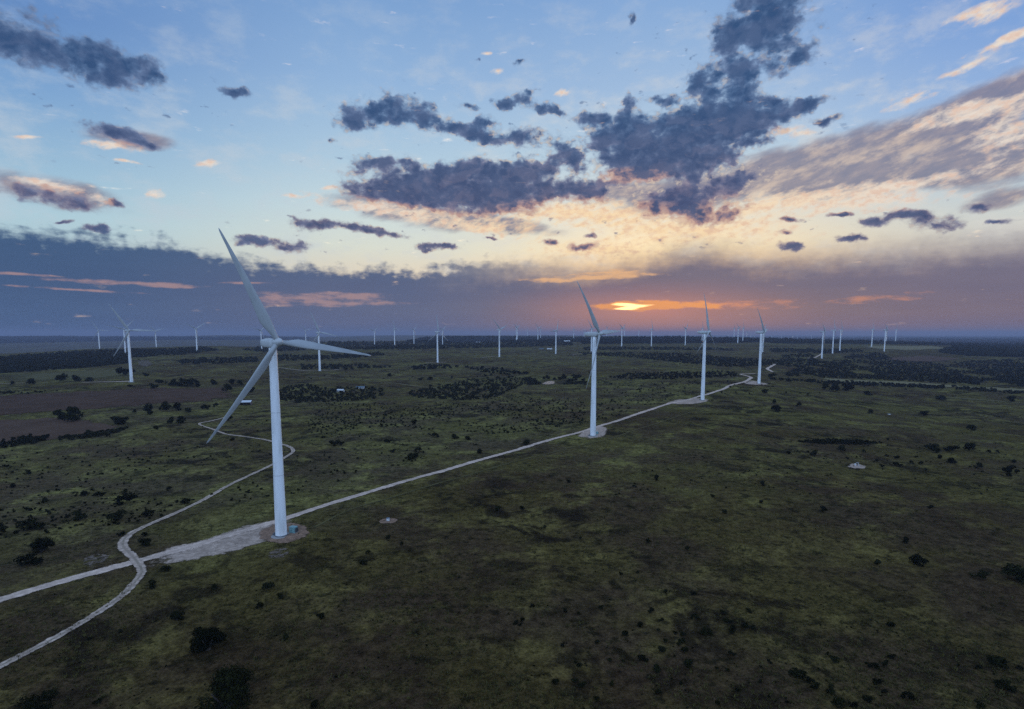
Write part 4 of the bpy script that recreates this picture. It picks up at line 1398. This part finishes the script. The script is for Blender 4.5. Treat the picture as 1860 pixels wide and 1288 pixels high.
def area(poly):
    p = np.array(poly, float); q = np.roll(p, -1, 0)
    return abs((p[:, 0] * q[:, 1] - q[:, 0] * p[:, 1]).sum()) / 2


def woods(polys, label, dens=1.0, size=(5, 9), name="woods", holes=0.0):
    pts = []
    for poly in polys:
        tot = area(poly)
        c = np.array(poly).mean(0)
        r = ground_at(*c)[3]
        tw = 7.0 * F / r
        n = int(min(7000, max(20, dens * tot / (tw * tw * 0.30))))
        for x, y, z, r in ground_many(*np.array(inside(poly, n)).T):
            if holes and math.sin(x * .021 + 1.3) * math.sin(y * .013 + .4) + .5 * math.sin(x * .05 - y * .03) > 1.0 - holes: continue
            w = random.uniform(*size) * (1 + min(1.2, r / 5000))
            pts.append((x, y, z, w, random.uniform(.6, .95)))
    o = stamp(FAR if r > 2200 else LOW, pts, MAT['leaf_far'], name)
    return tag(o, label, None, None, 'stuff')


woods([[(-60, 652), (0, 650), (100, 642), (175, 637), (300, 635), (372, 630), (398, 637), (330, 645), (240, 650), (235, 660), (150, 669), (0, 678), (-60, 682)]],
      "dark woods covering the ridge at the left", 1.3, holes=.08)
woods([[(320, 655), (400, 652), (465, 650), (470, 658), (400, 661), (330, 662)], [(215, 674), (245, 672), (245, 678), (218, 678)]], "belt of dark trees before the left ridge")
woods([[(500, 646), (560, 647), (640, 644), (690, 641), (700, 646), (640, 651), (560, 655), (500, 656)],
       [(545, 664), (640, 664), (715, 668), (640, 672), (550, 671)]], "two dark tree belts either side of the mid-sized turbine")
woods([[(440, 636), (500, 629), (600, 621), (735, 622), (900, 620), (1040, 619), (1040, 628), (900, 632), (740, 635), (600, 635), (480, 640)]],
      "dark woods at the foot of the flat-topped hill", 1.0)
woods([[(738, 622), (764, 615), (800, 612.5), (900, 612.5), (1000, 613), (1060, 614), (1060, 621), (900, 621), (760, 623)]],
      "woods covering the flat-topped hill", 1.0, (8, 12))
woods([[(745, 668), (770, 663), (800, 664), (830, 668), (780, 672), (748, 672)], [(845, 668), (900, 670), (960, 680), (930, 682), (870, 676)]],
      "clumped trees along the fold in the middle pasture")
woods([[(490, 712), (520, 704), (560, 699), (600, 706), (640, 704), (690, 706), (700, 716), (680, 726), (620, 730), (540, 732), (495, 724)],
       [(735, 712), (790, 704), (850, 690), (930, 684), (970, 690), (940, 704), (900, 722), (850, 728), (760, 724)]],
      "thick dark grove running across the middle of the pasture", 2.0, (3, 6))
woods([[(950, 688), (978, 688), (980, 698), (955, 702)], [(985, 684), (1030, 683), (1062, 686), (1064, 692), (1012, 691), (985, 689)], [(1020, 692), (1064, 692), (1064, 700), (1022, 699)]],
      "dark trees around the shining pond", .7)
woods([[(1050, 640), (1150, 641), (1250, 642), (1330, 650), (1400, 654), (1402, 664), (1330, 667), (1240, 660), (1150, 650), (1060, 645)]],
      "long dark tree belt behind the roadside turbines", 2.0, (3, 6))
woods([[(1100, 686), (1150, 679), (1260, 676), (1340, 676), (1338, 684), (1250, 689), (1150, 690)]], "dark thicket left of the zigzag spur", 2.0, (3, 6))
woods([[(1440, 672), (1480, 657), (1600, 653), (1700, 660), (1900, 650), (1900, 706), (1700, 695), (1560, 688), (1420, 684)],
       [(1530, 650), (1560, 640), (1600, 642), (1620, 652), (1560, 656)]], "broad dark scrub woods on the right plain", 1.5, (3, 5.5), holes=.22)
woods([[(1400, 655), (1480, 652), (1500, 660), (1450, 668), (1405, 664)]], "dark trees beside the far gravel road", .8)
woods([[(1380, 613), (1560, 611.5), (1930, 611.5), (1930, 630), (1740, 628), (1600, 625), (1400, 624)], [(1740, 630), (1930, 632), (1930, 650), (1760, 647), (1700, 640)]],
      "distant dark woods along the right horizon", 1.0, (8, 13))
woods([[(1400, 634), (1560, 636), (1570, 640), (1500, 642), (1400, 640)], [(1420, 646), (1480, 644), (1480, 649), (1420, 651)]],
      "scrubby dark belts between the far right turbines", .8)
woods([[(1040, 615), (1250, 613), (1400, 612.5), (1400, 622), (1250, 624), (1060, 625)]], "thin dark woods far beyond the road's middle turbines", 1.0, (8, 13))
woods([[(1060, 632), (1200, 632), (1330, 634), (1330, 637), (1200, 636), (1060, 636)]], "low dark belt before the small turbines right of centre", .8)
woods([[(0, 612.5), (300, 612.5), (560, 614), (560, 617), (300, 618), (0, 624)]], "hazy woods on the blue plain beyond the left ridge", .4, (10, 18), holes=.3)
woods([[(1398, 688), (1480, 691), (1480, 695), (1400, 691)], [(1484, 692), (1600, 697), (1715, 702), (1714, 707), (1600, 702), (1484, 697)]],
      "long straight hedgerow across the right pasture", 2.0, (4, 6.5), "hedgerow")
woods([[(1730, 702), (1772, 706), (1810, 708), (1818, 713), (1770, 711), (1732, 707)], [(1824, 710), (1900, 716), (1900, 720), (1824, 715)]],
      "broken end of the hedgerow near the right edge", 1.2, (4, 6.5), "hedgerow")
woods([[(-60, 812), (0, 806), (40, 797), (88, 794), (92, 801), (40, 810), (-60, 822)]], "dark hedgerow at the left edge below the fallow field", 2.6, (3.5, 5.5), "hedgerow")
woods([[(106, 797), (170, 786), (240, 777), (245, 783), (180, 794), (110, 802)]], "dark hedgerow running up the side of the fallow field", 2.6, (3.5, 5.5), "hedgerow")
woods([[(-40, 711), (60, 712), (120, 708), (120, 711), (60, 715), (-40, 716)]], "thin line of shrubs along the ploughed field's far side", 1.0, (2.5, 4), "hedgerow")


def scrub(poly, n, size, label, clump=0.5):
    pts = []
    for x, y, z, r in ground_many(*np.array(inside(poly, n)).T):
        k = math.sin(x * .031 + y * .011) + math.sin(x * .013 - y * .041 + 2) + .8 * math.sin(x * .09 + y * .07)
        if k < -clump * 1.0 + random.uniform(-1.4, .6): continue
        pts.append((x, y, z, random.uniform(*size), random.uniform(.6, .9)))
    return tag(stamp(LOW, pts, MAT['leaf'], "scrub"), label, None, None, 'stuff')


scrub([(560, 733), (800, 731), (1060, 705), (1070, 770), (900, 790), (700, 775), (560, 790)], 1500, (1.4, 3.2), "stippled low scrub across the middle pasture", 0.3)
scrub([(0, 800), (240, 790), (480, 760), (700, 780), (900, 800), (520, 900), (240, 950), (0, 980)], 900, (0.8, 2.4), "sparse scrub on the pasture left of the road", 0.2)
scrub([(1080, 690), (1330, 690), (1300, 705), (1200, 730), (1080, 770)], 420, (1.4, 3.2), "low scrub between the grove and the road")
scrub([(240, 640), (1860, 660), (1860, 700), (1400, 720), (700, 690), (240, 690)], 260, (2.5, 5), "scattered far bushes on the plain", 1.2)
scrub([(1300, 760), (1860, 740), (1860, 900), (1100, 900)], 420, (0.7, 1.9), "fine scrub on the right-hand pasture", .2)
scrub([(1446, 802), (1500, 797), (1560, 800), (1608, 805), (1560, 808), (1490, 807)], 420, (1.2, 2.6), "low dark thicket lying across the right-hand pasture", 3.0)
scrub([(0, 1100), (1000, 900), (1860, 900), (1860, 1288), (0, 1288)], 500, (0.35, 0.9), "tiny tufts in the foreground grass", 1.0)

TUFT = []
for k in range(12):
    g = np.random.default_rng(500 + k)
    n = 9
    a = g.uniform(0, 6.28, n); q = g.uniform(0, .35, n); h = g.uniform(.35, .8, n); ln = g.uniform(-.35, .35, (n, 2)); w = g.uniform(.06, .14, n)
    cx, cy = np.cos(a) * q, np.sin(a) * q
    ex, ey = -np.sin(a) * w, np.cos(a) * w
    V = np.stack([np.stack([cx - ex, cy - ey, 0 * h], -1), np.stack([cx + ex, cy + ey, 0 * h], -1),
                  np.stack([cx + ln[:, 0] + ex * .3, cy + ln[:, 1] + ey * .3, h], -1), np.stack([cx + ln[:, 0] - ex * .3, cy + ln[:, 1] - ey * .3, h], -1)], 1).reshape(-1, 3)
    TUFT.append((V, np.arange(n * 4).reshape(n, 4)))
pts = []
for x, y, z, r in ground_many(*np.array(inside([(-20, 880), (930, 830), (1880, 800), (1880, 1300), (-20, 1300)], 26000)).T):
    k = math.sin(x * .05 + y * .02) + math.sin(x * .021 - y * .06 + 1) + math.sin(x * .13 + y * .11)
    if k < random.uniform(-1.6, 1.2): continue
    if PASTURE_SIDE(x, y) > -8 and PASTURE_SIDE(x, y) < 10: continue
    pts.append((x, y, z, random.uniform(.5, 1.5), random.uniform(.45, .8)))
tag(stamp(TUFT, pts, MAT['grass'], "grass"), "coarse grass tufts all over the near pasture", None, None, 'stuff')

# ------------------------------------------------------------------ the evening air
zmin = float(Z.min()) - 1.5
S = 30000.0
hv, hf = box(-S, S, -S, S, zmin, max(top_z, CAM_Z, float(Z[:, :].max())) + 8)


def build_haze():
    m = bpy.data.materials.new("evening_air")
    m.use_nodes = True
    t = m.node_tree; t.nodes.clear()
    v = t.nodes.new('ShaderNodeVolumePrincipled')
    v.inputs['Color'].default_value = (0.42, 0.49, 0.66, 1)
    v.inputs['Density'].default_value = 7.0e-5
    v.inputs['Anisotropy'].default_value = 0.2
    o = t.nodes.new('ShaderNodeOutputMaterial')
    t.links.new(v.outputs[0], o.inputs['Volume'])
    return m


haze = mesh_obj("haze", hv, hf, build_haze())
tag(haze, "thin bluish evening haze lying over the plain", None, None, 'stuff')
